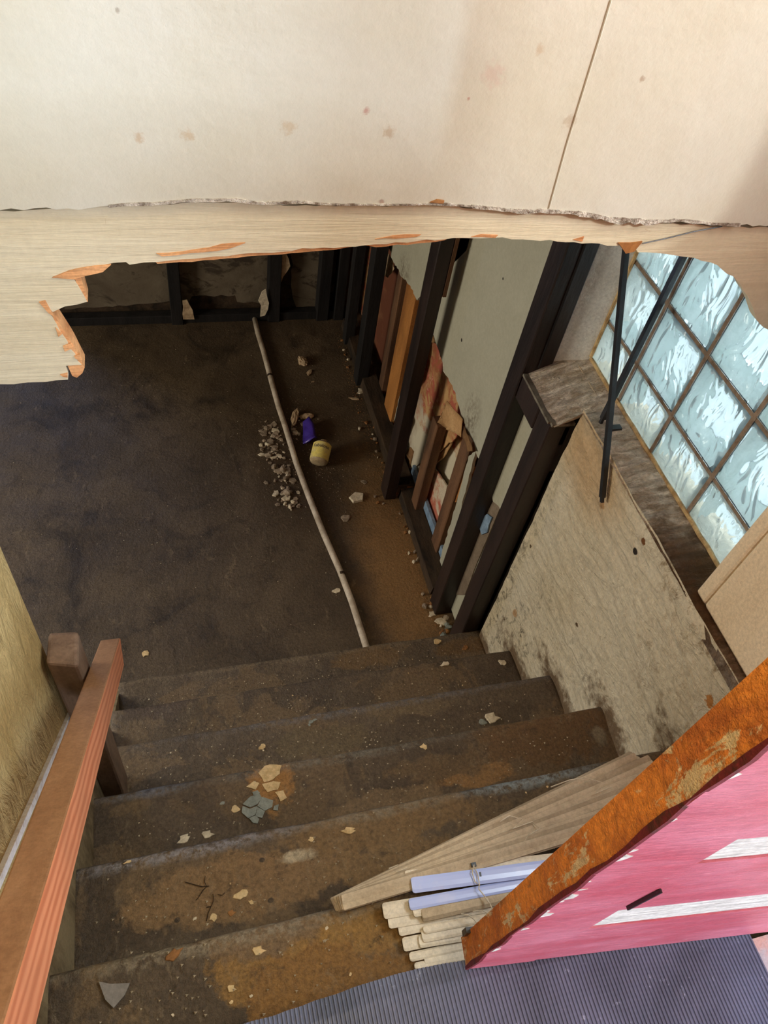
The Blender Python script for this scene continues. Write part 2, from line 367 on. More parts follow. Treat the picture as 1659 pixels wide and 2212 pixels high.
# rail
t = NT('new_red_lumber')
def vdot(v):
    n = t.node('ShaderNodeVectorMath', operation='DOT_PRODUCT'); t.l.new(t.coord(True), n.inputs[0]); n.inputs[1].default_value = v; return n.outputs['Value']
cmb = t.node('ShaderNodeCombineXYZ')
t.l.new(vdot((30, 0, 0)), cmb.inputs[0]); t.l.new(vdot((0, 22, 22)), cmb.inputs[1]); t.l.new(vdot((0, -5, 5)), cmb.inputs[2])
wv = t.node('ShaderNodeTexWave', wave_type='BANDS', bands_direction='Y')
t.l.new(cmb.outputs[0], wv.inputs['Vector'])
wv.inputs['Scale'].default_value = 0.7; wv.inputs['Distortion'].default_value = 7.0; wv.inputs['Detail'].default_value = 3; wv.inputs['Detail Scale'].default_value = 0.8
c = t.mix(t.ramp(wv.outputs['Fac'], 0.15, 0.95, 0, 0.75), lin((208, 132, 92)), lin((172, 94, 60)))
c = t.mix(t.ramp(t.noise(9, 5, 0.6), 0.4, 0.7, 0, 0.4), c, lin((160, 108, 76)))
M['lumber'] = t.done(c, 0.6, [(wv.outputs['Fac'], 0.1, 0.002), (t.noise(60, 5), 0.15, 0.002)])
M['lumber_top'] = simple('dusty_lumber_top', (172, 128, 92), (146, 104, 72), 10, 0.7, 0.2, stretch=(1, 0.4, 0.4))  # shade on the rail's top face put into its colour
M['grey_lumber'] = simple('weathered_newel_wood', (132, 106, 84), (96, 74, 58), 14, 0.75, 0.4, stretch=(1, 1, 0.25))
M['pipe'] = simple('dirty_white_pipe', (206, 192, 172), (164, 148, 126), 12, 0.5, 0.15)
M['paint_tan'] = simple('tan_paint_chip', (226, 198, 150), (196, 164, 114), 60, 0.8, 0.3)
M['paint_cream'] = simple('cream_plaster_chip', (226, 212, 184), (190, 174, 146), 60, 0.85, 0.4)
M['paint_blue'] = simple('grey_blue_paint_chip', (150, 154, 144), (124, 130, 122), 40, 0.8, 0.4)
M['paint_brown'] = simple('brown_chip', (160, 112, 66), (120, 82, 48), 40, 0.85, 0.4)
M['grit_pale'] = simple('pale_grit', (206, 192, 164), (170, 150, 120), 60, 0.9, 0.2)
M['slate'] = simple('grey_shard', (138, 132, 126), (122, 116, 110), 12, 0.7, 0.15)
M['rubble'] = simple('dusty_rubble', (168, 150, 128), (118, 102, 84), 40, 0.95, 0.6)
M['paper'] = simple('dirty_paper', (196, 170, 136), (150, 124, 94), 30, 0.9, 0.4)
M['purple'] = simple('purple_plastic', (72, 52, 150), (52, 36, 118), 12, 0.3, 0.1, spec=0.5)
M['label_yellow'] = simple('yellow_printed_label', (226, 206, 110), (214, 196, 130), 30, 0.6, 0.1, 0.45, 0.6)
M['bottle_body'] = simple('dusty_beige_plastic', (190, 168, 132), (150, 128, 98), 20, 0.5, 0.2)
M['ink'] = simple('dark_ink', (36, 28, 60), (30, 24, 50), 30, 0.7, 0.0)
# glass block
t = NT('wavy_block_glass')
t.b.inputs['Base Color'].default_value = (0.92, 0.98, 0.97, 1)
t.b.inputs['Roughness'].default_value = 0.06
t.b.inputs['IOR'].default_value = 1.3
t.b.inputs['Transmission Weight'].default_value = 1.0
bmp = t.node('ShaderNodeBump'); bmp.inputs['Strength'].default_value = 0.85; bmp.inputs['Distance'].default_value = 0.02
t.l.new(t.noise(13, 1.5, 0.45, 1.4, (1, 1.5, 0.8)), bmp.inputs['Height'])
t.l.new(bmp.outputs['Normal'], t.b.inputs['Normal'])
tr = t.node('ShaderNodeBsdfTranslucent'); tr.inputs['Color'].default_value = (0.88, 0.96, 0.96, 1)
mx = t.node('ShaderNodeMixShader'); mx.inputs[0].default_value = 0.2
t.l.new(t.b.outputs[0], mx.inputs[1]); t.l.new(tr.outputs[0], mx.inputs[2])
t.l.new(mx.outputs[0], t.n['Material Output'].inputs['Surface'])
M['glass'] = t.m
M['block_edge'] = simple('pale_aqua_block_edge', (216, 230, 227), (196, 214, 211), 20, 0.4, 0.1)
M['mortar'] = simple('brown_grey_mortar', (140, 122, 104), (110, 92, 76), 40, 0.9, 0.5)
M['caulk'] = simple('yellowed_caulk', (206, 178, 128), (160, 128, 84), 40, 0.7, 0.4)

# ------------------------------------------------------------------ mesh helpers
class MB:
    def __init__(s): s.v = []; s.f = []; s.smooth = False
    def add(s, vs, fs):
        b = len(s.v); s.v += [Vector(p) for p in vs]; s.f += [tuple(b + i for i in q) for q in fs]
        return s
    def box(s, lo, hi, bev=0.0):
        x0, y0, z0 = lo; x1, y1, z1 = hi
        if bev <= 0:
            return s.add([(x0, y0, z0), (x1, y0, z0), (x1, y1, z0), (x0, y1, z0), (x0, y0, z1), (x1, y0, z1), (x1, y1, z1), (x0, y1, z1)],
                         [(0, 3, 2, 1), (4, 5, 6, 7), (0, 1, 5, 4), (1, 2, 6, 5), (2, 3, 7, 6), (3, 0, 4, 7)])
        bm = bmesh.new(); bmesh.ops.create_cube(bm, size=1)
        for v in bm.verts: v.co = Vector(((x0 + x1) / 2 + v.co.x * (x1 - x0), (y0 + y1) / 2 + v.co.y * (y1 - y0), (z0 + z1) / 2 + v.co.z * (z1 - z0)))
        bmesh.ops.bevel(bm, geom=bm.edges[:], offset=bev, segments=1, affect='EDGES')
        return s.frombm(bm)
    def frombm(s, bm):
        bm.verts.index_update()
        s.add([v.co.copy() for v in bm.verts], [tuple(v.index for v in f.verts) for f in bm.faces]); bm.free(); return s
    def prism(s, pts, vec):
        n = len(pts); vec = Vector(vec); pts = [Vector(p) for p in pts]
        nrm = Vector((0, 0, 0))
        for i in range(n): nrm += (pts[i] - pts[0]).cross(pts[(i + 1) % n] - pts[0])
        if nrm.dot(vec) > 0: pts = pts[::-1]
        s.add(pts + [p + vec for p in pts], [tuple(range(n)), tuple(range(2 * n - 1, n - 1, -1))] + [(i, n + i, n + (i + 1) % n, (i + 1) % n) for i in range(n)])
        return s
    def tube(s, pts, r, seg=10, caps=True):
        pts = [Vector(p) for p in pts]; rings = []; up = None
        for i, p in enumerate(pts):
            d = (pts[min(i + 1, len(pts) - 1)] - pts[max(i - 1, 0)]).normalized()
            if up is None: up = Vector((0, 0, 1)) if abs(d.z) < 0.9 else Vector((1, 0, 0))
            a = d.cross(up).normalized(); b = a.cross(d).normalized(); up = b
            rr = r(i / (len(pts) - 1)) if callable(r) else r
            rings.append([p + (a * math.cos(2 * math.pi * k / seg) + b * math.sin(2 * math.pi * k / seg)) * rr for k in range(seg)])
        base = len(s.v); s.v += [q for rg in rings for q in rg]
        for i in range(len(pts) - 1):
            for k in range(seg):
                s.f.append((base + i * seg + k, base + i * seg + (k + 1) % seg, base + (i + 1) * seg + (k + 1) % seg, base + (i + 1) * seg + k))
        if caps:
            s.f.append(tuple(base + k for k in range(seg))[::-1]); s.f.append(tuple(base + (len(pts) - 1) * seg + k for k in range(seg)))
        return s
    def bar(s, p0, p1, w, h, up=(0, 0, 1)):
        p0, p1 = Vector(p0), Vector(p1); d = (p1 - p0).normalized(); a = d.cross(Vector(up)).normalized(); b = a.cross(d).normalized()
        q = [(-1, -1), (1, -1), (1, 1), (-1, 1)]
        vs = [p + a * (x * w / 2) + b * (y * h / 2) for p in (p0, p1) for x, y in q]
        return s.add(vs, [(0, 3, 2, 1), (4, 5, 6, 7)] + [(i, (i + 1) % 4, 4 + (i + 1) % 4, 4 + i) for i in range(4)])
    def build(s, name, m, parent=None, origin=None, smooth=None):
        me = bpy.data.meshes.new(name)
        if parent is not None:
            org = Vector(parent.get('_o', (0, 0, 0)))
        elif origin is not None: org = Vector(origin)
        else:
            lo = Vector([min(v[i] for v in s.v) for i in range(3)]); hi = Vector([max(v[i] for v in s.v) for i in range(3)])
            org = Vector(((lo.x + hi.x) / 2, (lo.y + hi.y) / 2, lo.z))
        me.from_pydata([tuple(v - org) for v in s.v], [], s.f); me.update()
        bm = bmesh.new(); bm.from_mesh(me); bmesh.ops.recalc_face_normals(bm, faces=bm.faces); bm.to_mesh(me); bm.free()
        if (smooth if smooth is not None else s.smooth):
            for p in me.polygons: p.use_smooth = True
        me.materials.append(M[m] if isinstance(m, str) else m)
        o = bpy.data.objects.new(name, me); C.objects.link(o)
        if parent is not None: o.parent = parent
        else: o.location = org
        ORG[o.name] = org
        return o
ORG = {}
def sub(parent_obj):               # lets MB.build hang a sub-part on a mesh part
    parent_obj['_o'] = tuple(ORG[parent_obj.name]); return parent_obj
def empty(name, loc):
    o = bpy.data.objects.new(name, None); C.objects.link(o); o.location = loc; o['_o'] = tuple(loc); o.empty_display_size = 0.05
    return o
def tag(o, label, cat=None, group=None, kind=None):
    if label: o['label'] = label
    if cat: o['category'] = cat
    if group: o['group'] = group
    if kind: o['kind'] = kind
    return o
def jag(pts, amp, step, rnd=None, keep=None):
    """tear an outline: split its edges and shake the new points"""
    rnd = rnd or random; out = []
    n = len(pts)
    for i in range(n):
        a, b = Vector(pts[i]), Vector(pts[(i + 1) % n]); out.append(a)
        if keep and i in keep: continue
        L = (b - a).length; k = int(L / step)
        for j in range(1, k):
            p = a.lerp(b, j / k); d = (b - a).normalized()
            out.append(p + Vector([rnd.uniform(-amp, amp) for _ in range(3)]))
    return out
def flatten(pts, axis, val):
    for p in pts: p[axis] = val
    return pts
def soften(o, width=0.002, seg=2):
    m = o.modifiers.new('edge', 'BEVEL'); m.width = width; m.segments = seg; m.limit_method = 'ANGLE'; return o

# ================================================================== LARGE STRUCTURE
ZC = EYE + 1.40                  # upper ceiling
floor = MB().box((-2.3, 0.2, -0.1), (1.1, 3.3, 0.0)).build('floor', 'floor', origin=(0, 0, 0))
tag(floor, 'dirty dark brown floor of the lower room strewn with rubble', 'floor', kind='structure')

# stair wall on the right, stucco up to the sill
SILL = EYE - 1.118
def stucco_wall():
    bm = bmesh.new()
    ny, nz = 70, 60; ys = [-1.3 + 2.42 * i / ny for i in range(ny + 1)]; zz = [0.0 + SILL * j / nz for j in range(nz + 1)]
    grid = [[bm.verts.new((XR + 0.006 * mnoise.noise(Vector((3, y * 6, z * 6))) + 0.003 * mnoise.noise(Vector((9, y * 22, z * 22))) - 0.02 * max(0, 1 - (z - max(0, (NOSE1 - y) / RUN * RISE)) / 0.18) * max(0, min(1, (0.75 - y) * 5)) , y, z)) for z in zz] for y in ys]
    for i in range(ny):
        for j in range(nz): bm.faces.new((grid[i][j], grid[i][j + 1], grid[i + 1][j + 1], grid[i + 1][j]))
    b = MB().frombm(bm)
    b.box((XR + 0.03, -1.3, 0.0), (1.12, 1.12, SILL - 0.012))
    return b
wall_right = empty('wall_right', (XR, 0.0, 0.0))
tag(wall_right, 'stained beige stucco stair wall under the glass block window', 'wall', kind='structure')
stucco_wall().build('stucco_face', 'stucco', wall_right, smooth=True)
# sloped dirty sill, deeper beyond the stucco
def sill():
    b = MB(); bm = bmesh.new(); n = 40; m = 6; rows = []
    for i in range(n + 1):
        y = 0.60 + (1.335 - 0.60) * i / n; x0 = XR - 0.004 if y < 1.125 else 0.872
        z0 = SILL - 0.006 if y < 1.125 else EYE - 1.183
        rows.append([bm.verts.new((x0 + (1.02 - x0) * j / m, y, z0 + (SILL + 0.004 - z0) * j / m + 0.004 * mnoise.noise(Vector((x0 * 9 + j * 0.7, y * 24, 0))))) for j in range(m + 1)])
    for i in range(n):
        for j in range(m): bm.faces.new((rows[i][j], rows[i + 1][j], rows[i + 1][j + 1], rows[i][j + 1]))
    b.frombm(bm); return b
sill().build('window_sill', 'sill', wall_right, smooth=False)
MB().box((0.918, -1.3, SILL - 0.03), (0.945, 0.612, SILL - 0.004)).build('ledge', 'sill', wall_right)
# near wall above the ledge, with a window opening beside the landing
nw = MB()
nw.box((0.94, 0.575, SILL - 0.004), (1.12, 0.607, ZC)).box((0.94, -1.3, SILL - 0.004), (1.12, 0.575, EYE - 0.28)).box((0.94, -1.3, EYE - 0.28), (1.12, 0.02, ZC)).box((0.94, 0.02, EYE + 0.78), (1.12, 0.575, ZC))
soften(nw.build('upper_plaster', 'wall_near', wall_right), 0.006)
MB().prism([(0.935, 1.338, EYE - 1.19), (1.016, 1.296, EYE - 1.19), (1.12, 1.302, EYE - 1.19), (1.12, 1.40, EYE - 1.19), (0.935, 1.40, EYE - 1.19)], (0, 0, 1.03)).build('window_jamb', 'jamb', wall_right)
MB().box((0.985, 1.12, 0.0), (1.12, 1.30, SILL - 0.012)).build('wall_core', 'wall_near', wall_right)

# glass block window
window = empty('window_1', (1.03, 0.95, SILL))
tag(window, 'glass block window with wavy panes above the dirty sill', 'window', kind='structure')
GX0, GX1 = 1.016, 1.096
YB = [0.607, 0.79, 0.966, 1.1365, 1.30]
ZB = [SILL, EYE - 1.0, EYE - 0.837, EYE - 0.673, EYE - 0.509, EYE - 0.345, EYE - 0.181]
J = 0.0055
for i in range(4):
    for j in range(6):
        y0, y1, z0, z1 = YB[i] + J, YB[i + 1] - J, ZB[j] + (J if j else 0.003), ZB[j + 1] - J
        bm = bmesh.new(); N = 8; rx = random.random() * 20
        for pane, (xa, xb) in enumerate(((GX0, GX0 + 0.009), (GX1 - 0.009, GX1))):
            g = {}
            for side, xs in ((0, xa), (1, xb)):
                for a in range(N + 1):
                    for b_ in range(N + 1):
                        u, v = a / N, b_ / N
                        e = min(u, 1 - u, v, 1 - v)
                        rim = 0.0 if e < 0.05 else (0.0025 if side == 0 and pane == 0 else 0.0)
                        wv_ = 0.0016 * mnoise.noise(Vector((rx + u * 3.2, v * 2.4 + side * 7 + pane * 13, j + i * 3.3))) if e > 0.14 else 0
                        g[side, a, b_] = bm.verts.new((xs + rim + wv_, y0 + (y1 - y0) * u, z0 + (z1 - z0) * v))
            for side in (0, 1):
                for a in range(N):
                    for b_ in range(N):
                        q = (g[side, a, b_], g[side, a, b_ + 1], g[side, a + 1, b_ + 1], g[side, a + 1, b_])
                        bm.faces.new(q if side == 0 else q[::-1])
            for a in range(N):
                bm.faces.new((g[0, a, 0], g[0, a + 1, 0], g[1, a + 1, 0], g[1, a, 0])); bm.faces.new((g[0, a, N], g[1, a, N], g[1, a + 1, N], g[0, a + 1, N]))
                bm.faces.new((g[0, 0, a], g[1, 0, a], g[1, 0, a + 1], g[0, 0, a + 1])); bm.faces.new((g[0, N, a], g[0, N, a + 1], g[1, N, a + 1], g[1, N, a]))
        MB().frombm(bm).build('glass_block', 'glass', window, smooth=True)
for y in YB[1:-1]: MB().box((GX0 + 0.001, y - J, SILL), (GX0 + 0.010, y + J, ZB[-1])).build('mortar_joint', 'mortar', window); MB().box((GX0 + 0.010, y - J, SILL), (GX1, y + J, ZB[-1])).build('block_edge', 'block_edge', window)
for z in ZB[1:]:
    for i in range(4): MB().box((GX0 + 0.002, YB[i] + J, z - J), (GX0 + 0.010, YB[i + 1] - J, z + J)).build('mortar_joint', 'mortar', window); MB().box((GX0 + 0.010, YB[i] + J, z - J), (GX1, YB[i + 1] - J, z + J)).build('block_edge', 'block_edge', window)
cb = MB().tube([(1.016, 0.615 + 0.68 * i / 24, SILL + 0.004 + random.uniform(-0.002, 0.002)) for i in range(25)], 0.006, 6)
cb.build('caulk_bead', 'caulk', window)
MB().tube([(1.014, 1.296, SILL + 0.01 + 0.9 * i / 20) for i in range(21)], 0.005, 6).build('caulk_bead', 'caulk', window)
MB().box((0.95, 0.607, ZB[-1] + J), (1.12, 1.40, ZC)).build('window_head', 'wall_near', wall_right)

# wall over the stair opening (its torn lower edge hangs over the stairs)
YH = 0.80
wall_front = empty('wall_front', (0.35, YH, EYE - 0.5))
tag(wall_front, 'cream wall across the stairwell with a torn broken lower edge', 'wall', kind='structure')
rnd = random.Random(3)
top_px = [(-60, 458), (0, 455), (250, 447), (420, 437), (660, 443), (940, 445), (1190, 455), (1300, 470), (1420, 482), (1570, 490), (1690, 492)]
bot_px = [(1720, 760), (1680, 735), (1659, 712), (1635, 690), (1626, 662), (1615, 640), (1592, 606), (1550, 573), (1500, 557), (1440, 549), (1378, 545),
          (1366, 527), (1330, 531), (1240, 523), (1130, 517), (1060, 514), (960, 517), (900, 521), (810, 528), (700, 535), (560, 546), (440, 557), (340, 566),
          (280, 572), (272, 566), (168, 582), (113, 598), (160, 604), (168, 616), (175, 628), (182, 640), (188, 652), (166, 658), (140, 662), (114, 674),
          (95, 655), (108, 676), (122, 700), (130, 716), (146, 738), (150, 752), (162, 764), (168, 780), (176, 788), (142, 790), (148, 808), (147, 820), (100, 825), (60, 826), (30, 830), (0, 830), (-60, 836)]
tp = [aty(*p, YH) for p in top_px]; bt = [aty(*p, YH) for p in bot_px]
left_ext = [Vector((-0.9, YH, bt[-1].z)), Vector((-0.9, YH, tp[0].z))]
board = MB().prism(flatten(jag(tp + bt + left_ext, 0.0016, 0.012, rnd, keep=set([len(tp) + len(bt) - 1, len(tp) + len(bt), len(tp) + len(bt) + 1])), 1, YH), (0, 0.022, 0)).build('painted_board', 'board', wall_front)
# torn raw timber under the paint
def sliver(px, y0, th, m='raw_wood', name='splinter', amp=0.0012):
    MB().prism(flatten(jag([aty(*p, y0) for p in px], amp, 0.012, rnd), 1, y0), (0, th, 0)).build(name, m, wall_front)
sliver([(330, 560), (500, 545), (700, 531), (810, 522), (905, 514), (975, 512), (960, 519), (900, 526), (812, 534), (790, 530), (700, 541), (560, 552), (440, 562), (340, 570)], YH + 0.003, 0.03)
sliver([(338, 548), (420, 540), (480, 528), (530, 525), (500, 536), (440, 545), (350, 554)], YH - 0.0015, 0.004)
sliver([(113, 600), (150, 585), (172, 580), (240, 572), (222, 588), (178, 598), (160, 604)], YH - 0.0015, 0.006)
sliver([(160, 598), (174, 596), (184, 630), (190, 652), (180, 650), (172, 628)], YH + 0.001, 0.026)
sliver([(84, 653), (98, 650), (110, 672), (116, 684), (104, 676)], YH - 0.0015, 0.005)
sliver([(112, 680), (124, 692), (150, 732), (168, 765), (183, 794), (178, 806), (166, 816), (156, 812), (146, 790), (170, 786), (150, 752), (126, 716)], YH + 0.001, 0.026)
sliver([(120, 708), (134, 722), (126, 728)], YH - 0.0015, 0.004)
sliver([(136, 748), (152, 742), (158, 752), (140, 760)], YH - 0.0015, 0.004)
sliver([(160, 770), (172, 766), (178, 778), (164, 776)], YH - 0.0015, 0.004)
sliver([(130, 810), (146, 806), (146, 816), (136, 814)], YH - 0.0015, 0.004)
sliver([(1018, 512), (1040, 506), (1076, 508), (1070, 514)], YH - 0.001, 0.01)
sliver([(1238, 518), (1262, 511), (1258, 522)], YH - 0.001, 0.01)
sliver([(1336, 525), (1388, 522), (1370, 544), (1352, 548)], YH - 0.002, 0.024, 'tan_stud')
sliver([(810, 517), (850, 509), (910, 507), (900, 512)], YH - 0.001, 0.006)
# plaster above, slightly proud, its lower lip crumbled
lip = [(-60, 457), (0, 454), (75, 450), (190, 450), (250, 444), (330, 440), (420, 433), (520, 432), (560, 440), (660, 437), (700, 442), (860, 443), (940, 441), (1000, 445), (1060, 450), (1120, 456), (1190, 455), (1240, 458), (1290, 466), (1340, 474), (1420, 478), (1470, 476), (1570, 486), (1720, 488)]
lp = [aty(*p, YH - 0.008) for p in lip]
xr_, zl = 1.03, lp[-1].z
lp = flatten(jag(lp, 0.0022, 0.010, rnd), 1, YH - 0.008)
cut = len(lp) - 1
while lp[cut].x < lp[-1].x - 1e-6: cut -= 1
# drop the closing segment that jag adds between last and first point
lp = [p for i, p in enumerate(lp) if i <= max(range(len(lp)), key=lambda k: lp[k].x)]
pl = lp + [Vector((1.02, YH - 0.008, lp[-1].z)), Vector((1.02, YH - 0.008, ZC)), Vector((-0.9, YH - 0.008, ZC)), Vector((-0.9, YH - 0.008, lp[0].z))]
MB().prism(pl, (0, 0.10, 0)).build('plaster_face', 'cream', wall_front)
# crumbled seam between plaster and board
for k, (xa, xb, th) in enumerate(((235, 560, 5), (560, 660, 4), (660, 1020, 3), (1020, 1250, 7), (1250, 1420, 12), (1420, 1600, 6))):
    n = 14; up, lo = [], []
    for i in range(n + 1):
        px = xa + (xb - xa) * i / n
        py = np.interp(px, [p[0] for p in lip], [p[1] for p in lip])
        up.append((px, py - rnd.uniform(1, 4))); lo.append((px, py + rnd.uniform(0.4, 1.0) * th))
    MB().prism([aty(*p, YH - 0.0095) for p in up + lo[::-1]], (0, 0.012, 0)).build('crumbled_edge', 'plaster_edge', wall_front)
# a joint ridge and the thin crack wire
MB().tube([aty(*p, YH - 0.0085) for p in ((1320, 0), (1296, 80), (1262, 190), (1225, 310), (1200, 400), (1186, 450))], 0.0011, 6).build('joint_ridge', 'cream', wall_front)
MB().tube([aty(*p, YH - 0.003) for p in ((1388, 526), (1440, 515), (1500, 500), (1560, 489))], 0.0009, 5).build('wire', 'black', wall_front)
sliver([(930, 438), (945, 432), (960, 434), (958, 440)], YH - 0.0105, 0.004, 'paint_brown', 'paint_fleck')

# left stair wall
wall_left = MB().box((XL - 0.11, -1.3, 0.0), (XL, 0.70, ZC), 0.008).build('wall_left', 'left', origin=(XL, 0, 0))
tag(wall_left, 'yellowed plaster wall along the handrail side of the stairs', 'wall', kind='structure')
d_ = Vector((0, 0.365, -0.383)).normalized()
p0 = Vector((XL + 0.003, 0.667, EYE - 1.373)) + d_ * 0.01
lit1 = MB().bar(p0, p0 - d_ * 2.0, 0.007, 0.012, up=(0, 0, 1)).build('trim_1', 'white_trim')  # white bar stands in for the lit band of wall plaster
tag(lit1, 'thin white sloping strip on the wall behind the handrail', 'trim', kind='structure')

# landing, rear wall with the high window and the doorway, ceilings
fl = MB().box((XL, -1.3, LAND - 0.18), (0.97, 0.04, LAND)).build('floor_landing', 'landing')
tag(fl, 'worn pinkish grey landing floor at the top of the stairs', 'floor', kind='structure')
rw = MB()
SZ = EYE + 0.625
rw.box((XL - 0.11, -1.42, 0), (0.40, -1.3, SZ)).box((0.40, -1.42, 0), (1.12, -1.3, LAND)).box((1.04, -1.42, LAND), (1.12, -1.3, ZC)).box((0.40, -1.42, EYE + 0.40), (1.04, -1.3, SZ)).box((XL - 0.11, -1.42, EYE + 1.28), (1.04, -1.3, ZC))
tag(rw.build('wall_rear', 'room', origin=(0, -1.3, 0)), 'plaster wall behind the landing with a doorway and a high window', 'wall', kind='structure')
cl = MB().box((XL - 0.11, -1.42, ZC), (1.12, YH + 0.1, ZC + 0.08)).build('ceiling', 'room')
tag(cl, 'plaster ceiling over the landing', 'ceiling', kind='structure')
lc = MB().box((-2.3, YH + 0.09, EYE - 0.40), (1.0, 3.3, EYE - 0.32)).build('ceiling_lower', 'ceil')
tag(lc, 'grey ceiling of the dark lower room', 'ceiling', kind='structure')

# lower room: far wall, left wall, near partition
YF = 3.15
wall_back = empty('wall_back', (0.0, YF, 0.0))
tag(wall_back, 'dark gutted far wall of the lower room with bare studs', 'wall', kind='structure')
fw = MB(); fw.box((-0.66, YF + 0.06, 0.0), (1.1, YF + 0.16, 2.1)); fw.box((-2.3, YF + 0.06, 1.85), (-0.66, YF + 0.16, 2.1)); fw.box((-2.3, YF + 0.06, 0), (-1.75, YF + 0.16, 1.9))
fw.build('backing_panel', 'sole', wall_back)
def fpoly(px, y, th, m, name):
    MB().prism(flatten(jag([aty(*p, y) for p in px], 0.006, 0.03, rnd), 1, y), (0, th, 0)).build(name, m, wall_back)
fpoly([(100, 470), (365, 470), (368, 650), (330, 655), (230, 662), (140, 668)], YF + 0.045, 0.014, 'far', 'gypsum_sheet')
fpoly([(372, 470), (590, 470), (585, 640), (560, 655), (512, 652), (508, 638), (414, 640), (400, 662), (380, 650)], YF + 0.045, 0.014, 'far', 'gypsum_sheet')
fpoly([(618, 470), (700, 470), (695, 660), (640, 664), (632, 640), (630, 560)], YF + 0.045, 0.014, 'far', 'gypsum_sheet')
fpoly([(592, 545), (616, 543), (624, 560), (627, 575), (612, 598), (606, 614), (598, 612)], YF - 0.004, 0.004, 'paper', 'torn_paper')
fpoly([(566, 630), (574, 625), (578, 645), (581, 655), (572, 682), (562, 684), (564, 660), (558, 650)], YF - 0.03, 0.004, 'paint_cream', 'torn_paper')
fpoly([(394, 650), (404, 648), (416, 670), (420, 690), (396, 690)], YF - 0.02, 0.004, 'paper', 'torn_paper')
for xa, w in ((0.015, 0.055), (0.485, 0.06), (0.735, 0.06), (0.825, 0.05)):
    MB().box((xa, YF - 0.02, 0.0), (xa + w, YF + 0.045, 1.96), 0.003).build('stud', 'black_wood', wall_back)
MB().box((-0.66, YF - 0.005, 0.0), (0.9, YF + 0.045, 0.045), 0.003).build('sole_plate', 'black_wood', wall_back)
MB().box((-2.3, 4.6, 0), (-0.6, 4.7, 2.1)).box((-2.3, 3.3, -0.1), (-0.6, 4.7, -0.001)).box((-2.3, 3.21, 1.95), (-0.6, 4.7, 2.05)).box((-0.66, 3.3, 0), (-0.6, 4.7, 2.1)).box((-2.36, 3.3, 0), (-2.3, 4.7, 2.1)).build('corridor', 'far', wall_back)  # added unseen boxes that keep the sky out of the lower doorway
wl = MB().box((-2.4, 0.7, 0), (-2.3, 3.3, 0.62)).box((-2.4, 0.7, 1.48), (-2.3, 3.3, 2.1)).box((-2.4, 0.7, 0.62), (-2.3, 1.12, 1.48)).box((-2.4, 2.08, 0.62), (-2.3, 3.3, 1.48)).box((-2.3, 0.62, 0), (XL - 0.11, 0.70, 2.1)).build('wall_lower_left', 'far', origin=(-2.3, 0.7, 0))  # gap left in this wall for the added fill light
tag(wl, 'dark plaster wall closing the lower room past the handrail', 'wall', kind='structure')

# lower room: gutted right wall
XD = 0.905
wall_side = empty('wall_lower_right', (0.95, 2.0, 0.0))
tag(wall_side, 'gutted wall of the lower room with torn pale drywall and studs', 'wall', kind='structure')
MB().box((0.985, 1.345, 0.0), (1.12, 3.3, 2.1)).build('backing_panel', 'backing', wall_side)
def spoly(px, x, th, m, name, extra_top=False, amp=0.004, step=0.02, par=None):
    pts = [atx(*p, x) for p in px]
    pts = flatten(jag(pts, amp, step, rnd), 0, x)
    return MB().prism(pts, (th, 0, 0)).build(name, m, par or wall_side)
def sheet(px_edge, corners, x=XD, th=0.012, name='drywall_sheet'):
    """torn edge (pixels) closed by straight corners given as (y, z)"""
    e = [atx(*p, x) for p in px_edge]
    n = len(e); pts = flatten(jag(e, 0.0065, 0.012, rnd), 0, x)
    cut_ = max(i for i, p in enumerate(pts) if (p - e[-1]).length < 1e-6)
    pts = pts[:cut_ + 1]
    o = MB().prism(pts + [Vector((x, y, z)) for y, z in corners], (th, 0, 0)).build(name, 'drywall', wall_side)
    # broken gypsum core showing along the tear
    core = MB()
    a = [p + Vector((0.002, rnd.uniform(0.001, 0.006), rnd.uniform(-0.006, 0.001))) for p in pts[::2]]
    b = [p + Vector((0.002, -0.008, 0.006)) for p in pts[::2]]
    core.prism(a + b[::-1], (0.009, 0, 0)).build('gypsum_core', 'gypsum', wall_side)
    return o
sheet([(925, 697), (935, 720), (945, 750), (958, 790), (957, 800), (975, 830), (985, 855), (992, 880), (998, 905), (1010, 935), (1020, 950), (1026, 968), (1038, 1000)],
      [(1.34, 0.95), (1.34, 1.99), (2.00, 1.99)])
sheet([(828, 505), (842, 540), (847, 560), (858, 580), (870, 600), (880, 612), (890, 625), (900, 648)], [(1.93, 1.15), (1.93, 1.99), (2.42, 1.99)])
spoly([(898, 745), (905, 723), (912, 737), (910, 767), (904, 800), (899, 821), (881, 852), (867, 870), (860, 900), (850, 910), (862, 860)], XD, 0.012, 'drywall', 'drywall_sheet')
spoly([(861, 885), (868, 878), (878, 895), (882, 910), (870, 945), (866, 968), (852, 950)], XD + 0.01, 0.008, 'drywall', 'drywall_sheet')
spoly([(852, 948), (862, 940), (868, 962), (866, 985), (858, 970)], XD + 0.004, 0.004, 'blue_strip', 'blue_scrap', amp=0.002)
